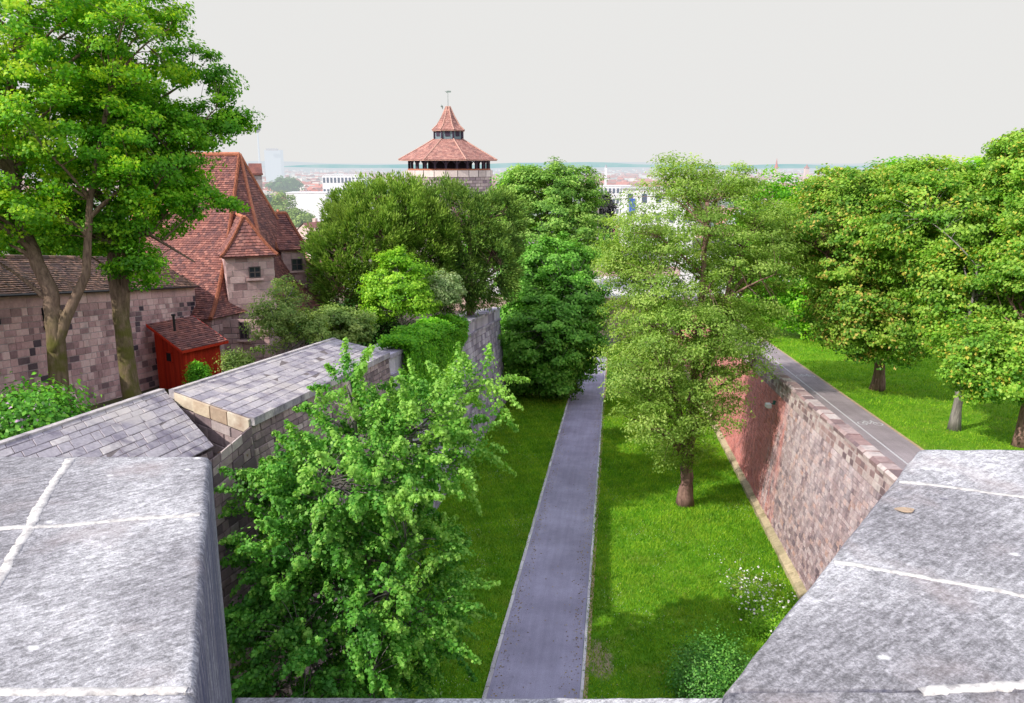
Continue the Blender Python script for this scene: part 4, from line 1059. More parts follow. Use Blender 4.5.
for (u, v, zz, ru, rv, m_, lab) in ((15, 225, 52, 45, 30, 'maple2', 'shaded green tree beyond the castle wall roof at the far left'), (-40, 205, 50, 45, 40, 'chest2', 'pale green tree beyond the castle wall outside the leaning maple'), (95, 238, 58, 50, 20, 'maple2', 'low tree crown beyond the castle wall between the two maples')):
    p = PZC(u, v, zz); b = np.array([p[0], p[1], zl(p[1])]); hh = p[2]-b[2]
    tree('deciduous_tree', lab, 'tree', b, [(0, 0, 0), (0, 0, hh*.5), (0, 0, hh)], [lobe(b, u, v, zz, ru, rv, 2.6), lobe(b, u+ru*.4, v+12, zz, ru*.6, rv*.8, 2.2)], L[m_], M['bark_grey'], nsp=240, lps=90, ls=.2, spr=(.7, .3), tr=.2, mind=.35)
# terrace trees
def terr(u, v, *a): return terr_pt(u, v)
def ttree(u, v, lobes_, label, mat, zc_tr, bk='bark_red', nsp=380, lps=110, ls=.2, tr=.3, spr=(.8, .28), mind=.4, hgt=8, name='deciduous_tree', shell=.45):
    b = terr_pt(u, v); ll = [lobe(b, *a) for a in lobes_]
    return tree(name, label, 'tree', b, [(0, 0, 0), (.05, .05, 2.2), (.1, .1, hgt*.6), (.1, 0, hgt)], ll, mat, M[bk], nsp=nsp, lps=lps, ls=ls, spr=spr, tr=tr, shell=shell, nlimb=22, mind=mind, top_r=.08, jitter=.5, cull=.32, limb_r=.2, group='trees on the right terrace')
ttree(877, 390, ((860, 240, 39, 75, 72, 4.2), (880, 310, 38, 62, 52, 3.6), (835, 220, 40, 45, 45, 3.2), (860, 190, 40, 40, 28, 2.6), (930, 290, 38.5, 40, 48, 2.8), (850, 322, 38, 42, 26, 2.4), (888, 328, 37.5, 30, 22, 2.)),
      'broad terrace tree with orange seed clusters beside the wall path', L['seed'], 39, nsp=900, ls=.15, lps=130, spr=(.62, .24), mind=.33)
ttree(807, 336, ((800, 260, 60, 62, 60, 4.8), (770, 215, 62, 45, 40, 3.8), (830, 215, 60, 50, 42, 4.), (760, 280, 61, 32, 40, 3.), (820, 300, 58, 36, 35, 3)),
      'darker green terrace tree rising behind the seed bearing tree', L['maple2'], 62, nsp=520, ls=.22, lps=120, spr=(.9, .35), mind=.5)
ttree(954, 430, ((940, 220, 33.5, 62, 48, 3.), (965, 290, 32, 48, 50, 2.6), (930, 180, 35, 35, 22, 2.), (985, 240, 33, 45, 55, 2.8), (985, 338, 31, 42, 32, 2.), (920, 260, 35, 36, 40, 2.4)),
      'yellow green terrace tree with slim pale trunk', L['lime'], 32, 'bark_grey', nsp=760, tr=.2, ls=.14, lps=130, spr=(.55, .22), mind=.29, hgt=7)
ttree(1020, 446, ((1040, 300, 29, 60, 80, 2.8), (1010, 358, 28.5, 60, 42, 2.3), (1050, 220, 30, 55, 60, 2.8), (1035, 175, 31, 42, 48, 2.2), (1015, 150, 31, 22, 24, 1.2), (975, 368, 28.5, 24, 26, 1.3)),
      'tall terrace tree at the right edge of the picture', L['lime'], 29, 'bark_red', nsp=720, tr=.24, ls=.13, lps=130, spr=(.5, .22), mind=.27)
for (u, v, zz, ru, rv, lab, m) in ((905, 190, 70, 70, 45, 'tree in the second terrace row, rounded mid green top', 'maple2'), (985, 185, 60, 60, 45, 'tree in the second terrace row near the right edge', 'maple'), (850, 195, 85, 60, 35, 'farthest terrace tree showing above the seed bearing tree', 'bright')):
    p = PZC(u, v+40, zz); s_ = p[:2]@AX; b = np.array([p[0], p[1], zt(s_)])
    ll = [lobe(b, u, v+30, zz, ru, rv*1.3, 4.5), lobe(b, u-ru*.4, v+10, zz, ru*.5, rv*.7, 3.5), lobe(b, u+ru*.4, v+45, zz-2, ru*.6, rv, 3.5)]
    tree('deciduous_tree', lab, 'tree', b, [(0, 0, 0), (0, 0, 3), (0, 0, 8)], ll, L[m], M['bark_grey'], nsp=260, lps=90, ls=.3, spr=(1.1, .4), tr=.3, shell=.5, nlimb=16, mind=.7, group='trees on the right terrace')

# chestnuts at the end of the moat
bc = np.array([2.9, 64.5, zm(64.5)])
lc = [lobe(bc, *a) for a in ((555, 325, 64.5, 44, 54, 4.), (540, 372, 64, 36, 24, 3.4), (568, 292, 65, 34, 24, 3.), (528, 268, 67, 34, 30, 3.4), (556, 262, 67, 40, 26, 3.4), (585, 305, 64, 24, 26, 2.6), (582, 350, 63, 22, 24, 2.4), (560, 378, 63.5, 26, 16, 2.6), (516, 365, 65, 20, 34, 2.6), (545, 340, 62, 44, 40, 3.), (522, 330, 66, 26, 44, 3.), (578, 335, 64, 26, 40, 3.), (535, 285, 66, 28, 26, 3.))]
tree('chestnut_tree', 'dark chestnut tree with low crown overhanging the far end of the moat path', 'tree', bc, [(0, 0, 0), (0, 0, 3), (.2, 0, 8)], lc, L['chestlit'], M['bark_grey'], nsp=880, lps=120, ls=.24, spr=(.75, .28), tr=.4, shell=.5, mind=.36, droop=.12)
bc2 = np.array([3.5, 84, zm(84)])
lc2 = [lobe(bc2, *a) for a in ((548, 215, 84, 50, 46, 5.), (575, 195, 84, 30, 28, 3.6), (530, 190, 85, 32, 26, 3.6), (530, 250, 82, 45, 50, 5), (572, 240, 83, 34, 40, 4.), (545, 185, 84, 40, 24, 4.))]
tree('chestnut_tree', 'tall lighter green chestnut tree behind the dark one at the moat end', 'tree', bc2, [(0, 0, 0), (0, 0, 7), (.2, 0, 18)], lc2, L['chest2'], M['bark_grey'], nsp=560, lps=110, ls=.27, spr=(.95, .38), tr=.45, shell=.5, mind=.5)
b = np.array([PZC(508, 200, 100)[0], 98, -3.1])
tree('deciduous_tree', 'deep green tree top between the round tower and the chestnuts', 'tree', b, [(0, 0, 0), (0, 0, 6), (0, 0, 14)], [lobe(b, 517, 205, 100, 26, 34, 4), lobe(b, 527, 182, 100, 16, 14, 3), lobe(b, 490, 235, 100, 30, 30, 4)], L['maple2'], M['bark_grey'], nsp=180, lps=90, ls=.4, spr=(1.2, .5), tr=.35, mind=.7)

# yews
by = np.array([-8.3, 50., zl(50)])
ly = [lobe(by, *a) for a in ((376, 248, 50, 50, 54, 4.), (346, 272, 49, 27, 46, 3.), (397, 212, 51, 34, 27, 3.), (356, 222, 51, 24, 22, 2.4), (420, 250, 51, 36, 48, 3.))]
tree('yew_tree', 'broad olive green yew tree right of the castle house', 'tree', by, [(0, 0, 0), (0, 0, 3), (0, 0, 9)], ly, L['yew'], M['bark_red'], nsp=760, lps=105, ls=.24, spr=(.95, .4), tr=.4, aspect=.3, shell=.6, tufts=True, up=.9, mind=.38)
by2 = np.array([-2.8, 53., zl(53)])
ly2 = [lobe(by2, *a) for a in ((465, 235, 54, 42, 42, 3.6), (485, 265, 53, 30, 36, 3.), (450, 280, 52, 36, 28, 3.), (440, 210, 55, 30, 22, 2.6), (500, 225, 55, 22, 30, 2.2))]
tree('yew_tree', 'darker drooping yew tree between the broad yew and the chestnuts', 'tree', by2, [(0, 0, 0), (0, 0, 3), (0, 0, 8)], ly2, L['cedar'], M['bark_red'], nsp=520, lps=100, ls=.24, spr=(.9, .35), tr=.35, aspect=.3, shell=.55, tufts=True, up=.25, mind=.38)

def smalltree(u, v, zz, ru, rv, name, label, cat, mat, nsp=110, lps=90, ls=.13, spr=(.4, .2), tr=.1, bk='bark_grey', extra=(), mind=.2, shell=.4):
    p = PZC(u, v, zz); b = np.array([p[0], p[1], zl(p[1])]); ll = [lobe(b, u, v, zz, ru, rv, ru*zz/F)]+[lobe(b, *e) for e in extra]
    hh = p[2]-b[2]
    return tree(name, label, cat, b, [(0, 0, 0), (.05, 0, hh*.5), (0, 0, hh*1.05)], ll, mat, M[bk], nsp=nsp, lps=lps, ls=ls, spr=spr, tr=tr, shell=shell, nlimb=14, mind=mind)
smalltree(400, 285, 42, 32, 30, 'ornamental_tree', 'small bright green tree in front of the broad yew', 'tree', L['bright'], nsp=240, extra=((385, 305, 41.5, 20, 20, 1.), (418, 300, 41.5, 18, 16, .9), (395, 262, 42, 18, 14, .9)), tr=.12)
smalltree(444, 288, 43, 17, 17, 'ornamental_tree', 'small pale grey green tree right of the bright one', 'tree', L['grey'], nsp=90, lps=110, tr=.08)
smalltree(283, 318, 34.5, 27, 30, 'ornamental_tree', 'airy olive green small tree against the house wall', 'tree', L['olive'], nsp=150, lps=70, ls=.1, spr=(.36, .18), extra=((262, 325, 34.5, 14, 26, .7), (312, 325, 34.5, 18, 16, .8), (285, 288, 35, 16, 16, .6)), shell=.15)
smalltree(340, 325, 38, 34, 18, 'garden_shrub', 'low mid green shrub beneath the broad yew', 'shrub', L['olive'], nsp=130, lps=100, tr=.08)
p = PZC(352, 335, 44); 
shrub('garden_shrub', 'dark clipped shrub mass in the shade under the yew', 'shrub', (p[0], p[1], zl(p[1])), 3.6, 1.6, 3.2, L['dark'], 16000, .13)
shrub('garden_shrub', 'leafy shrub at the right corner of the red shed', 'shrub', (-11.6, 33.0, zl(33)), .8, .7, 2.3, L['olive'], 5200, .09)
shrub('garden_shrub', 'rounded little shrub before the red shed door', 'shrub', (-13.0, 32.2, zl(32)), .55, .5, 1.75, L['ivy'], 4200, .085)
shrub('rhododendron', 'rhododendron with a few pale purple flowers at the left edge behind the slabs', 'shrub', (-12.6, 19.6, zl(19.6)), 1.5, 1.6, 2.5, L['rhodo'], 14000, .13)
# flowering rose and dark bush below the right block
p = moat_pt(768, 625); 
rb = shrub('flowering_bush', 'low bush speckled with white flowers at the foot of the moat wall', 'shrub', p, .9, 1.6, .9, L['bright'], 9000, .06)
n = 170; q = rng.normal(size=(n, 3))*np.array([.5, .95, .12])+np.array([-.05, .3, .82]); leaf_mesh('blossom', q, rng.normal(size=(n, 3))*.5+np.array([0, -.2, 1]), .085, L['flower'], rb, .95)
rb = shrub('flowering_bush', 'scattered small white blossoms on the lawn edge beyond the low bush', 'shrub', moat_pt(752, 590), 1.1, 1.5, .35, L['lime'], 6000, .05)
n = 170; q = rng.normal(size=(n, 3))*np.array([.6, .9, .06])+np.array([0, 0, .33]); leaf_mesh('blossom', q, rng.normal(size=(n, 3))*.5+np.array([0, -.2, 1]), .05, L['flower'], rb, .95)
shrub('garden_shrub', 'dark green bush on the moat lawn below the right foreground block', 'shrub', moat_pt(712, 690), 1.4, 1.5, 1.1, L['chest'], 11000, .07, stems=14, spiky=.8)

# grass blades
def blades(name, n, s0, s1, n0, n1, zf, h, avoid):
    s = s0+(s1-s0)*rng.random(n)**1.5; nn = rng.uniform(n0, n1, n)
    m = np.ones(n, bool)
    for a, b in avoid: m &= ~((nn > a) & (nn < b))
    s, nn = s[m], nn[m]; n = len(s); sc = 1+(s-s0)/30
    Cc = np.stack([AX[0]*s+NX[0]*nn, AX[1]*s+NX[1]*nn, np.array([zf(x) for x in s])], 1)
    th = rng.random(n)*6.28; w = .012*sc; hh = h*rng.uniform(.5, 1.4, n)*np.minimum(sc, 1.6); lean = rng.normal(size=(n, 2))*.5*hh[:, None]
    dx = np.stack([np.cos(th)*w, np.sin(th)*w, np.zeros(n)], 1); tp = Cc+np.concatenate([lean, hh[:, None]], 1)
    V = np.stack([Cc-dx, Cc+dx, tp], 1).reshape(-1, 3)
    o = mesh_np(name, V, np.arange(3*n).reshape(n, 3), L['blade'], None, {'rnd': np.clip(.42+.22*rng.normal(size=n)+.13*np.sin(s*.7+np.sin(nn*1.3))*np.cos(nn*.9)+.13*np.sin(s*2.9+nn*1.7)*np.sin(nn*3.7-s), 0, 1), 'rnd2': rng.random(n)})
    return tag(o, 'short green grass of the %s' % ('moat lawn' if zf is zm else 'terrace lawn'), 'grass', kind='stuff')
blades('moat_grass', 260000, 15, 62, -8.0, 7.0, zm, .07, [(-3.31, -.56)])
def litter():
    n = 2600; s = rng.uniform(15, 60, n); nn = np.where(rng.random(n) < .6, np.where(rng.random(n) < .5, -3.15+np.abs(rng.normal(size=n))*.22, -.7-np.abs(rng.normal(size=n))*.22), rng.uniform(-8, 6.8, n))
    Cc = np.stack([AX[0]*s+NX[0]*nn, AX[1]*s+NX[1]*nn, -.084*s+np.where((nn > -3.22) & (nn < -.62), .02, .07)], 1)
    o = leaf_mesh('fallen_leaves', Cc, rng.normal(size=(n, 3))*.25+np.array([0, 0, 1]), .06, L['litter'], None, .7); tag(o, 'fallen leaves and twigs scattered on the moat path and lawn', 'leaf litter', kind='stuff')
    n = 3000; c0 = rng.uniform([15, -8], [50, 6.6], (60, 2)); c0 = c0[(c0[:, 1] < -3.6) | (c0[:, 1] > -.1)]; ip = rng.integers(0, len(c0), n); q = c0[ip]+rng.normal(size=(n, 2))*np.array([.7, .4])
    q = q[(q[:, 1] < -3.5) | (q[:, 1] > -.3)]; Cc = np.stack([AX[0]*q[:, 0]+NX[0]*q[:, 1], AX[1]*q[:, 0]+NX[1]*q[:, 1], -.084*q[:, 0]+.09], 1)
    o = leaf_mesh('daisies', Cc, rng.normal(size=(len(Cc), 3))*.3+np.array([0, 0, 1]), .022, L['flower'], None, .9); tag(o, 'tiny daisies sprinkled through the moat lawn', 'flowers', kind='stuff')
litter()
blades('terrace_grass', 60000, 24, 60, 11.2, 26, zt, .07, [])

# ------------------------------------------------------------------ round tower
def tower():
    c = PZC(449, 160, 135); zE = c[2]; px = 135/F
    root = empty('round_tower', (c[0], c[1], -3.1), 'round stone tower with red tiled octagonal roof, open gallery and small lantern', 'tower')
    k = np.array([c[0], c[1], 0]); z = lambda v: PZC(449, v, 135)[2]
    mb = MB(); r0 = 42.5*px; n = 48; zt_ = z(170); zb = -3.1
    v = zt_; rr = 0
    while v > zb:
        h = .5 if rr else 1.1; m = 40 if rr else 24
        for j in range(m):
            a0, a1 = 2*math.pi*(j+.5*(rr % 2)+.03)/m, 2*math.pi*(j+.5*(rr % 2)+.97)/m; ro = r0+random.uniform(0, .06)+(.12 if rr == 0 else 0)
            P_ = [(c[0]+ro*math.cos(a), c[1]+ro*math.sin(a), zz) for zz in (v-h+.03, v-.03) for a in (a0, a1)]
            mb.quad(P_[0], P_[1], P_[3], P_[2], r=(.8+.2*random.random()) if rr < 1 else random.random(), mi=0)
        v -= h; rr += 1
    mb.lathe((c[0], c[1], 0), [(r0-.04, zb), (r0-.04, zt_-.02)], 40, mi=1)
    local(mb.build('drum', [M['towerstone'], M['mortar_dark']]), root)
    # gallery
    mb = MB(); rg = 40*px
    for j in range(24):
        a = 2*math.pi*j/24; x, y = c[0]+rg*math.cos(a), c[1]+rg*math.sin(a)
        mb.box((x, y, (zt_+zE)/2), (.34, .34, zE-zt_), a)
        for s_ in (-1, 1):
            a2 = a+s_*.045; mb.tube([(x, y, zE-.8), (c[0]+rg*math.cos(a+s_*.09), c[1]+rg*math.sin(a+s_*.09), zE-.1)], .12, 4)
    local(mb.build('gallery_post', M['darkwood']), root)
    mb = MB(); mb.lathe((c[0], c[1], 0), [(22*px, zt_), (22*px, zE)], 8, rot=.39); local(mb.build('gallery_core', M['darkwood']), root)
    mb = MB(); mb.lathe((c[0], c[1], 0), [(41.5*px, zt_+.0), (41.5*px, zt_+.22)], 24); local(mb.build('gallery_rail', M['ridge']), root)
    def roofp(prof, name, th=.3):
        mb = MB(); rot = R(22.5)
        for i in range(len(prof)-1):
            (ra, za), (rb_, zb_) = prof[i], prof[i+1]
            for j in range(8):
                a0, a1 = rot+j*math.pi/4, rot+(j+1)*math.pi/4
                f = bil((c[0]+ra*math.cos(a0), c[1]+ra*math.sin(a0), za), (c[0]+ra*math.cos(a1), c[1]+ra*math.sin(a1), za), (c[0]+rb_*math.cos(a1), c[1]+rb_*math.sin(a1), zb_), (c[0]+rb_*math.cos(a0), c[1]+rb_*math.sin(a0), zb_))
                tiles(mb, f, .45, .38)
        o = local(mb.build(name, M['tile_far']), root)
        mb = MB()
        for j in range(8):
            a = rot+j*math.pi/4; mb.tube([(c[0]+r_*math.cos(a), c[1]+r_*math.sin(a), z_+.06) for r_, z_ in prof], .1, 5)
        mb.lathe((c[0], c[1], 0), [(prof[0][0]-.05, prof[0][1]-.14), (prof[0][0]-.05, prof[0][1]-.04)], 8, rot)
        mb.build('ridge_tile', M['ridgefar'], o)
    k_ = 1/math.cos(R(22.5))
    roofp([(48*px*k_, z(160)), (30*px*k_, z(149.5)), (14*px*k_, z(139.5))], 'main_roof')
    mb = MB(); mb.lathe((c[0], c[1], 0), [(13.3*px*k_, z(140)), (13.3*px*k_, z(130.5))], 8, R(22.5)); la = local(mb.build('lantern', M['slate']), root)
    mb = MB()
    for j in range(8):
        a = R(22.5)+j*math.pi/4; mb.box((c[0]+13.6*px*k_*math.cos(a), c[1]+13.6*px*k_*math.sin(a), (z(140)+z(130.5))/2), (.25, .25, z(130.5)-z(140)), a)
        a += math.pi/8; mb.box((c[0]+13.45*px*math.cos(a), c[1]+13.45*px*math.sin(a), z(134)), (.12, .8, .9), a)
    mb.build('louvre', M['darkwood'], la)
    roofp([(15.8*px*k_, z(130.8)), (11*px*k_, z(126)), (6*px*k_, z(117)), (1.9*px*k_, z(107.5))], 'spire')
    mb = MB(); mb.tube([(c[0], c[1], z(108)), (c[0], c[1], z(92))], [.05, .035], 5)
    mb.box((c[0]+.15, c[1], z(93)), (.75, .04, .28)); mb.tube([(c[0]-.1, c[1], z(94.2)), (c[0]-.45, c[1], z(92.5))], .05, 4); local(mb.build('weather_vane', M['vane']), root)
    mb = MB(); mb.tube([(c[0]-.9, c[1]-.3, z(110)), (c[0]-.95, c[1]-.3, z(107.3))], [.05, .16], 6); mb.lathe((c[0]-1.05, c[1]-.3, z(107)), [(.02, -.2), (.2, 0), (.02, .2)], 6); local(mb.build('finial', M['vane']), root)
M['towerstone'] = stone('tower_stone', [(0, (.22, .16, .19)), (.4, (.36, .28, .29)), (.8, (.50, .40, .38)), (1, (.72, .62, .58))], .3, stain_amt=.25, sc=.3, haze=False)
M['darkwood'] = flat('dark_timber', (.05, .035, .06), .8); M['slate'] = flat('lantern_slate', (.18, .24, .27), .5); M['ridgefar'] = flat('pale_ridge', (.52, .30, .24), .8); M['vane'] = flat('vane_copper', (.22, .27, .25), .6)
tower()

# ------------------------------------------------------------------ beyond the moat: white building, hedge cones, stone wall
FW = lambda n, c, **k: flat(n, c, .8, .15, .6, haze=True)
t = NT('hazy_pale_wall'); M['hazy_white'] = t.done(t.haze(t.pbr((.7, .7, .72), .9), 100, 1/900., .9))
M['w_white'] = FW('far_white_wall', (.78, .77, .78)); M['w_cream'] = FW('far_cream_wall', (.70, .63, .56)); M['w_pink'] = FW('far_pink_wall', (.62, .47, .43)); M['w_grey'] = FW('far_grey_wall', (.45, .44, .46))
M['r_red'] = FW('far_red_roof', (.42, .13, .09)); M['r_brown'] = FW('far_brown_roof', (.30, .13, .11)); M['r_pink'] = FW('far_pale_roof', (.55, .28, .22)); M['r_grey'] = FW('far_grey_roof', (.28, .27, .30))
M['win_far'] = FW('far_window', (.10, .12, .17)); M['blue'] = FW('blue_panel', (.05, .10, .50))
def slab_building(name, label, c, w, d, h, rz, wall, win_rows, win_cols, roofm='w_grey', cat='building', ww=.6):
    root = empty(name, c, label, cat, None, rz)
    mb = MB(); mb.box((0, 0, h/2), (w, d, h)); mb.build('wall', M[wall], root)
    mb = MB(); mb.box((0, 0, h+.15), (w+.4, d+.4, .3)); mb.build('roof', M[roofm], root)
    for i in range(win_rows):
        for j in range(win_cols):
            x = -w/2+(j+.5)*w/win_cols; zz = (i+.55)*h/win_rows
            m = MB(); m.box((x, -d/2-.03, zz), (w/win_cols*ww, .12, h/win_rows*.45)); m.build('window', M['win_far'], root)
    return root
p = PZC(655, 245, 165)
wb = slab_building('office_building', 'white flat roofed building with blue panel seen through the feathery tree', (p[0], p[1], -3.2), 14, 9, 11.5, -.1, 'w_white', 3, 5, ww=.35)
m = MB(); m.box((-5.2, -4.66, 8.4), (1.1, .2, 2.6)); m.build('sign_panel', M['blue'], wb)
for k, (u, lab) in enumerate(((601, 'left clipped green hedge cone at the street'), (608, 'darker middle clipped hedge cone, set back'), (616, 'right clipped green hedge cone at the street'))):
    p = PZC(u, 240, 128+(k == 1)*5); b = np.array([p[0], p[1], -3.1]); r_ = empty('topiary_cone', b, lab, 'topiary', 'clipped cones at the street')
    n = 6000; hh = 5.4-(k == 1)*.3; th = rng.random(n)*6.28; t_ = rng.random(n)**.8; rad = 1.25*(1-t_)+.05
    Cc = np.stack([rad*np.cos(th), rad*np.sin(th), .5+hh*t_], 1)+rng.normal(size=(n, 3))*.04; nr = np.stack([np.cos(th), np.sin(th), np.full(n, .4)], 1)+rng.normal(size=(n, 3))*.3
    leaf_mesh('foliage', Cc, nr, .16, L['chest' if k == 1 else 'ivy'], r_); m = MB(); m.tube([(0, 0, 0), (0, 0, 1.2)], .1, 6); m.build('trunk', M['bark_grey'], r_)
mb = MB(); a, b = PZC(596, 262, 118), PZC(640, 262, 118); f = bil((a[0]-4, a[1], -3.1), (b[0]+6, a[1], -3.1), (b[0]+6, a[1], -1.6), (a[0]-4, a[1], -1.6)); masonry(mb, f, .8, .4, .03, .04)
wo = mb.build('garden_wall', [M['pinkhouse'], M['mortar']]); tag(wo, 'low rough stone garden wall below the clipped hedge cones', 'wall')
b = np.array([PZC(596, 215, 140)[0], 138, -3.2])
tree('copper_tree', 'dark purplish tree between the chestnut and the white building', 'tree', b, [(0, 0, 0), (0, 0, 5), (0, 0, 11)], [lobe(b, 597, 218, 140, 17, 24, 3), lobe(b, 604, 205, 140, 9, 12, 2)], L['purple'], M['bark_grey'], nsp=110, lps=70, ls=.45, spr=(1., .5), tr=.3, mind=.6)

# ------------------------------------------------------------------ the town below
def gable_mesh(w, d, h, rh, wm, rm, chim=True):
    mb = MB(); mb.box((0, 0, h/2), (w, d, h), mi=0)
    o_ = .5; x, y = w/2+.2, d/2+o_
    mb.add([(-x, -y, h-.2), (x, -y, h-.2), (x, y, h-.2), (-x, y, h-.2), (-x, 0, h+rh), (x, 0, h+rh)], [(0, 1, 5, 4), (2, 3, 4, 5)], mi=1)
    mb.add([(-w/2, -d/2, h), (-w/2, d/2, h), (-w/2, 0, h+rh-.25), (w/2, -d/2, h), (w/2, d/2, h), (w/2, 0, h+rh-.25)], [(2, 1, 0), (3, 4, 5)], mi=0)
    for s_ in (-1, 1):
        for i in range(max(2, int(h/3))):
            for j in range(max(2, int(w/3))):
                mb.box((-w/2+(j+.5)*w/max(2, int(w/3)), s_*(d/2+.03), 1.6+i*3), (1.1, .1, 1.5), mi=2)
        if rh > 2.5:
            for j in range(3): mb.box((-w/2+(j+.5)*w/3, s_*d*.27, h+rh*.42), (1.4, 1.6, 1.3), mi=0)
    if chim: mb.box((w*.25, .8, h+rh*.9), (.9, .9, 2.2), mi=0)
    me = D.meshes.new('house'); me.from_pydata(mb.v, [], mb.f)
    for m_ in (wm, rm, M['win_far']): me.materials.append(m_)
    me.polygons.foreach_set('material_index', mb.mi); me.update(); return me
kinds = []
for wm, rm, lab in (('w_white', 'r_red', 'white town house with a red roof'), ('w_cream', 'r_brown', 'cream town house with a dark brown roof'), ('w_pink', 'r_red', 'pink town house with a red roof'), ('w_cream', 'r_pink', 'cream town house with a pale pink roof'), ('w_white', 'r_grey', 'white town house with a grey roof')):
    for sz in ((14, 10, 9, 5), (24, 11, 11, 6), (10, 9, 7, 4.5)):
        kinds.append((gable_mesh(*sz, M[wm], M[rm]), lab))
placed = 0; cells = []; rnd = random.Random(5)
def put_house(u, yy, me, lab, rz=None, dz=0):
    x = (u-512)/F*yy*CP*1.0; o = D.objects.new('town_house', me); link(o)
    o.location = (x, yy, gz(x, yy)-.4+dz); o.rotation_euler.z = rnd.uniform(0, 3.14) if rz is None else rz
    return tag(o, lab+' in the hazy town far below', 'house', 'houses of the distant town: '+lab.split(' with ')[1])
tries = 0
while placed < 285 and tries < 9000:
    tries += 1
    yy = 330*math.exp(rnd.random()*1.45); 
    q_ = rnd.random(); u = rnd.uniform(242, 350) if q_ < .5 else rnd.uniform(350, 410) if q_ < .6 else rnd.uniform(590, 660) if q_ < .8 else rnd.uniform(700, 860)
    x = (u-512)/F*yy*.974
    if any((x-a)**2+(yy-b)**2 < 17**2 for a, b in cells): continue
    if 280 < u < 335 and yy < 520: continue
    me, lab = rnd.choice(kinds[:12] if rnd.random() < .9 else kinds[12:]); put_house(u, yy, me, lab, rnd.choice((.2, .35, 1.77, 1.5))+rnd.uniform(-.15, .15)); cells.append((x, yy)); placed += 1
# farther quarters as one mass
mb = MB()
for k in range(4200):
    yy = 1150*math.exp(rnd.random()*1.75); th = rnd.uniform(-.95, .75) if k % 3 == 0 else rnd.uniform(-.6, .6); x = yy*math.tan(th); w, d, h = rnd.uniform(12, 38), rnd.uniform(10, 18), rnd.uniform(7, 15); a = rnd.uniform(0, 3)
    z0 = gz(x, yy); mb.box((x, yy, z0+h/2), (w, d, h), a, mi=0)
    if h < 13.2:
        ca, sa = math.cos(a), math.sin(a); q = lambda X, Y, Z: (x+X*ca-Y*sa, yy+X*sa+Y*ca, z0+h+Z)
        mb.add([q(-w/2, -d/2-.4, -.3), q(w/2, -d/2-.4, -.3), q(w/2, d/2+.4, -.3), q(-w/2, d/2+.4, -.3), q(-w/2, 0, 5.5), q(w/2, 0, 5.5)], [(0, 1, 5, 4), (2, 3, 4, 5), (1, 2, 5), (3, 0, 4)], mi=rnd.choice((1, 1, 2)))
tag(mb.build('distant_town', [M['w_cream'], M['r_red'], M['r_brown']]), 'pale mass of far town roofs and walls toward the horizon', 'town', kind='stuff')
n = 60000; yy = 420*np.exp(rng.random(900)*2.0); th = rng.uniform(-.9, .7, 900); gx = yy*np.tan(th); ip = rng.integers(0, 900, n)
gg = rng.normal(size=(n, 3))*np.array([7, 7, 3.2])*rng.uniform(.6, 1.3, 900)[ip][:, None]; gzz = np.array([gz(a, b) for a, b in zip(gx, yy)])
Cc = np.stack([gx[ip], yy[ip], gzz[ip]+6], 1)+gg
tag(leaf_mesh('town_greenery', Cc, gg/np.array([7, 7, 3.2])+np.array([0, 0, .8]), 3.0, L['far1'], None, .8), 'green mass of far trees growing between the town roofs', 'trees', kind='stuff')
# marked buildings of the town
def far_box(u0, u1, vt, yy, name, label, wall, rows=0, cols=0, d=14, cat='building', base=None):
    zc_ = yy; a = PZC(u0, vt, zc_); b = PZC(u1, vt, zc_); gzv = gz((a[0]+b[0])/2, a[1]) if base is None else base
    return slab_building(name, label, ((a[0]+b[0])/2, a[1]+d/2, gzv), b[0]-a[0], d, a[2]-gzv, 0, wall, rows, cols, 'w_white' if wall == 'w_white' else 'w_grey', cat)
far_box(286, 326, 193, 420, 'hall_building', 'plain windowless white hall beyond the castle house roof', 'w_white')
far_box(322, 366, 175, 640, 'office_building', 'long white office block behind the plain white hall', 'w_white', 5, 12)
far_box(352, 372, 180, 600, 'office_building', 'lower white wing with a dark window strip beside the yew top', 'w_white', 3, 6)
far_box(264, 280, 150, 1900, 'tower_block', 'very pale high-rise with a grey sign on its roof at the horizon', 'hazy_white', 0, 0, 25)
p = PZC(272, 149.5, 1890); m = MB(); m.box((0, 0, 0), (28, 3, 5)); o = m.build('roof_sign', M['w_grey']); o.location = tuple(p); hr = [x for x in D.objects if x.name == 'tower_block'][0]; o.parent = hr; o.location = Vector(tuple(p))-hr.location
far_box(596, 632, 186, 520, 'office_building', 'white block showing left of the feathery tree', 'w_white', 6, 9)
def far_spire(u, vt, vb, yy, name, label, wpx, mat, roofmat, cat='church tower'):
    p = PZC(u, vt, yy); g0 = gz(p[0], p[1]); k = yy/F; r_ = empty(name, (p[0], p[1], g0), label, cat); hb = PZC(u, vb, yy)[2]-g0; ht = p[2]-g0; w = wpx*k
    m = MB(); m.box((0, 0, hb/2), (w, w, hb)); m.build('tower', M[mat], r_)
    m = MB(); m.lathe((0, 0, hb), [(w*.75, 0), (w*.3, (ht-hb)*.4), (.1, ht-hb)], 8, .39); m.build('spire', M[roofmat], r_); return r_
far_spire(606, 164, 167, 1300, 'church_tower', 'slim white tower on the horizon left of the feathery tree', 2.2, 'w_white', 'r_grey')
far_spire(777, 158, 168, 1300, 'church_tower', 'pointed pink church spire above the right hand trees', 3, 'w_pink', 'r_red')
far_spire(807, 164, 168, 1300, 'church_tower', 'short domed pink church tower right of the pointed spire', 4, 'w_pink', 'r_brown')
far_spire(531, 166, 170, 1500, 'church_tower', 'small pale church tower behind the tree right of the round tower', 2.5, 'w_cream', 'r_grey')
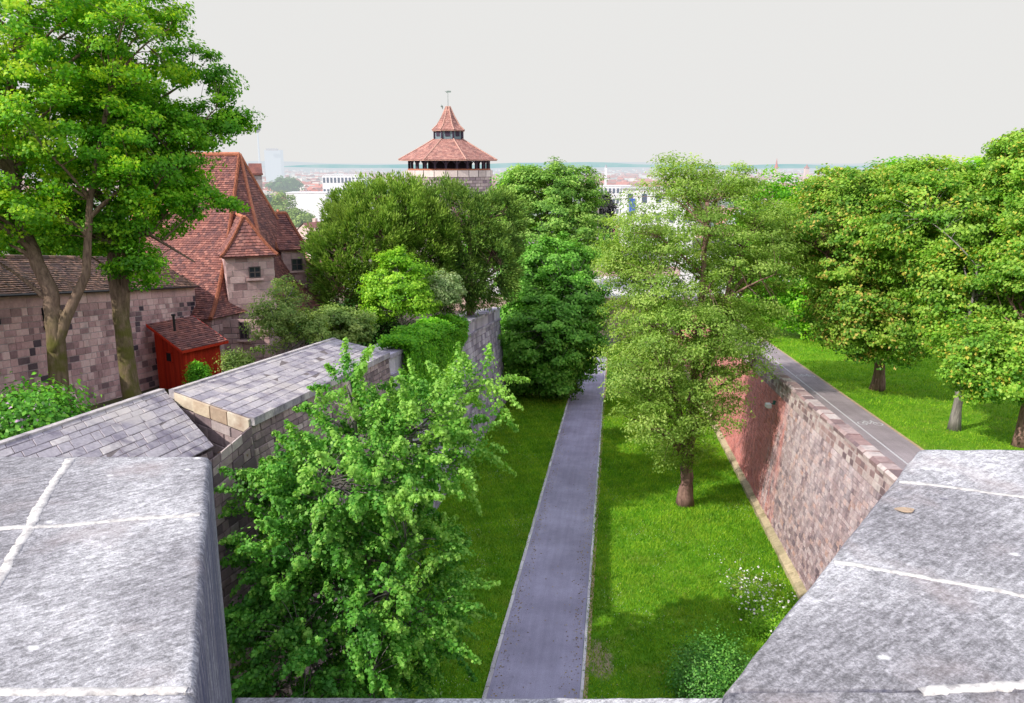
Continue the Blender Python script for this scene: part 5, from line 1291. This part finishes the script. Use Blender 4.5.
# telecom tower
p = PZC(257, 125, 1500); g0 = gz(p[0], p[1]); r_ = empty('telecom_tower', (p[0], p[1], g0), 'slender grey television tower with a round pod beside the maple crown', 'tower'); k = 1500/F; hp = PZC(257, 129, 1500)[2]-g0
m = MB(); m.tube([(0, 0, 0), (0, 0, hp)], [2.6, 1.2], 10); m.build('shaft', M['hazy_white'], r_)
m = MB(); m.lathe((0, 0, hp), [(1.2, -7), (6.2, -2), (6.2, 3), (1.2, 7)], 12); m.build('pod', M['r_grey'], r_)
m = MB(); m.tube([(0, 0, hp+5), (0, 0, hp+26)], [.9, .3], 6); m.build('antenna', M['w_grey'], r_)
# pale roofs and trees close behind the castle house
def near_roof(u, v, zz, w, d, h, rz, wm, rm, label, dz=0):
    p = PZC(u, v, zz); me = gable_mesh(w, d, h, d*.42, M[wm], M[rm]); o = D.objects.new('town_house', me); link(o); o.location = (p[0], p[1], p[2]-h-d*.42); o.rotation_euler.z = rz; tag(o, label, 'house')
near_roof(300, 240, 120, 9, 9, 12, .9, 'w_cream', 'r_pink', 'pale pink roofed house just behind the castle house')
near_roof(300, 262, 85, 5, 7, 7, 1.3, 'w_pink', 'r_red', 'orange red roof corner between the castle house and the yew')
near_roof(268, 218, 260, 9, 8, 9, .4, 'w_cream', 'r_red', 'red roofed house behind the castle chimney')
near_roof(313, 222, 200, 8, 8, 9, 1.2, 'w_pink', 'r_brown', 'brown roofed house below the white hall beside the yew')
for (u, v, zz, ru, rv, m_, lab) in ((282, 212, 270, 14, 20, 'far2', 'pale green tree left of the white hall'), (300, 222, 240, 14, 12, 'far2', 'yellow green tree in front of the white hall'), (266, 205, 330, 8, 10, 'far1', 'dark tree behind the castle chimney'),
        (285, 185, 600, 14, 7, 'far1', 'clump of dark trees among the roofs above the white hall'), (375, 190, 420, 16, 9, 'far1', 'trees right of the long white office block'), (640, 200, 420, 14, 12, 'far1', 'town tree behind the feathery tree'), (512, 185, 380, 10, 9, 'far1', 'dark town tree near the round tower')):
    p = PZC(u, v, zz); b = np.array([p[0], p[1], gz(p[0], p[1])])
    tree('town_tree', lab, 'tree', b, [(0, 0, 0), (0, 0, max(2, (p[2]-b[2])*.6)), (0, 0, max(3, p[2]-b[2]))], [lobe(b, u, v, zz, ru, rv, ru*zz/F), lobe(b, u+ru*.5, v+rv*.3, zz, ru*.6, rv*.8, ru*zz/F*.6)], L[m_], M['bark_grey'], nsp=110, lps=40, ls=.9*zz/300, spr=(1.6*zz/300, .9*zz/300), tr=.4, mind=0, nlimb=6)

# ------------------------------------------------------------------ light, sky, camera
sun_el = R(38); d = Vector((-.84, -.54, 0)).normalized(); az = math.atan2(d.x, d.y)      # sun stands to the left, behind the viewer
sd = Vector((d.x*math.cos(sun_el), d.y*math.cos(sun_el), math.sin(sun_el)))
sl = D.lights.new('sun', 'SUN'); sl.energy = 5.0; sl.angle = R(.55); sl.color = (1, .95, .86)
so = D.objects.new('sun', sl); link(so); so.rotation_euler = sd.to_track_quat('Z', 'Y').to_euler()
w = D.worlds.new('World'); SC.world = w; w.use_nodes = True; nt = w.node_tree; nt.nodes.clear()
sky = nt.nodes.new('ShaderNodeTexSky'); sky.sky_type = 'NISHITA'; sky.sun_disc = False; sky.sun_elevation = sun_el; sky.sun_rotation = az; sky.air_density = 1.2; sky.dust_density = 2.; sky.ozone_density = 1.5
bg1 = nt.nodes.new('ShaderNodeBackground'); bg1.inputs[1].default_value = .13; nt.links.new(sky.outputs[0], bg1.inputs[0])
bg2 = nt.nodes.new('ShaderNodeBackground'); bg2.inputs[0].default_value = (.815, .81, .795, 1); bg2.inputs[1].default_value = 1.0
bg3 = nt.nodes.new('ShaderNodeBackground'); bg3.inputs[0].default_value = (1.0, 1.04, 1.22, 1); bg3.inputs[1].default_value = 1.4   # bright thin haze higher up
tc = nt.nodes.new('ShaderNodeTexCoord'); sep = nt.nodes.new('ShaderNodeSeparateXYZ'); nt.links.new(tc.outputs['Generated'], sep.inputs[0])
rp = nt.nodes.new('ShaderNodeValToRGB'); rp.color_ramp.elements[0].position = .45; rp.color_ramp.elements[0].color = (0, 0, 0, 1); rp.color_ramp.elements[1].position = .9; rp.color_ramp.elements[1].color = (.6, .6, .6, 1)
nt.links.new(sep.outputs['Z'], rp.inputs[0])
rp2 = nt.nodes.new('ShaderNodeValToRGB'); rp2.color_ramp.elements[0].position = .24; rp2.color_ramp.elements[0].color = (0, 0, 0, 1); rp2.color_ramp.elements[1].position = .45; nt.links.new(sep.outputs['Z'], rp2.inputs[0])
mx0 = nt.nodes.new('ShaderNodeMixShader'); nt.links.new(rp2.outputs[0], mx0.inputs[0]); nt.links.new(bg2.outputs[0], mx0.inputs[1]); nt.links.new(bg3.outputs[0], mx0.inputs[2])
mxs = nt.nodes.new('ShaderNodeMixShader'); nt.links.new(rp.outputs[0], mxs.inputs[0]); nt.links.new(mx0.outputs[0], mxs.inputs[1]); nt.links.new(bg1.outputs[0], mxs.inputs[2])
ow = nt.nodes.new('ShaderNodeOutputWorld'); nt.links.new(mxs.outputs[0], ow.inputs[0])

cam = D.cameras.new('camera'); cam.sensor_width = 36; cam.lens = 36*F/1024; cam.clip_start = .05; cam.clip_end = 40000
co = D.objects.new('camera', cam); link(co); co.location = (0, 0, H); co.rotation_euler = (R(90)-PITCH, 0, 0); SC.camera = co
SC.view_settings.view_transform = 'Standard'; SC.view_settings.look = 'None'; SC.view_settings.exposure = 0
SC.cycles.use_adaptive_sampling = True; SC.cycles.max_bounces = 6; SC.cycles.diffuse_bounces = 3; SC.cycles.transmission_bounces = 3; SC.cycles.transparent_max_bounces = 4
try: SC.cycles.use_denoising = True
except Exception: pass
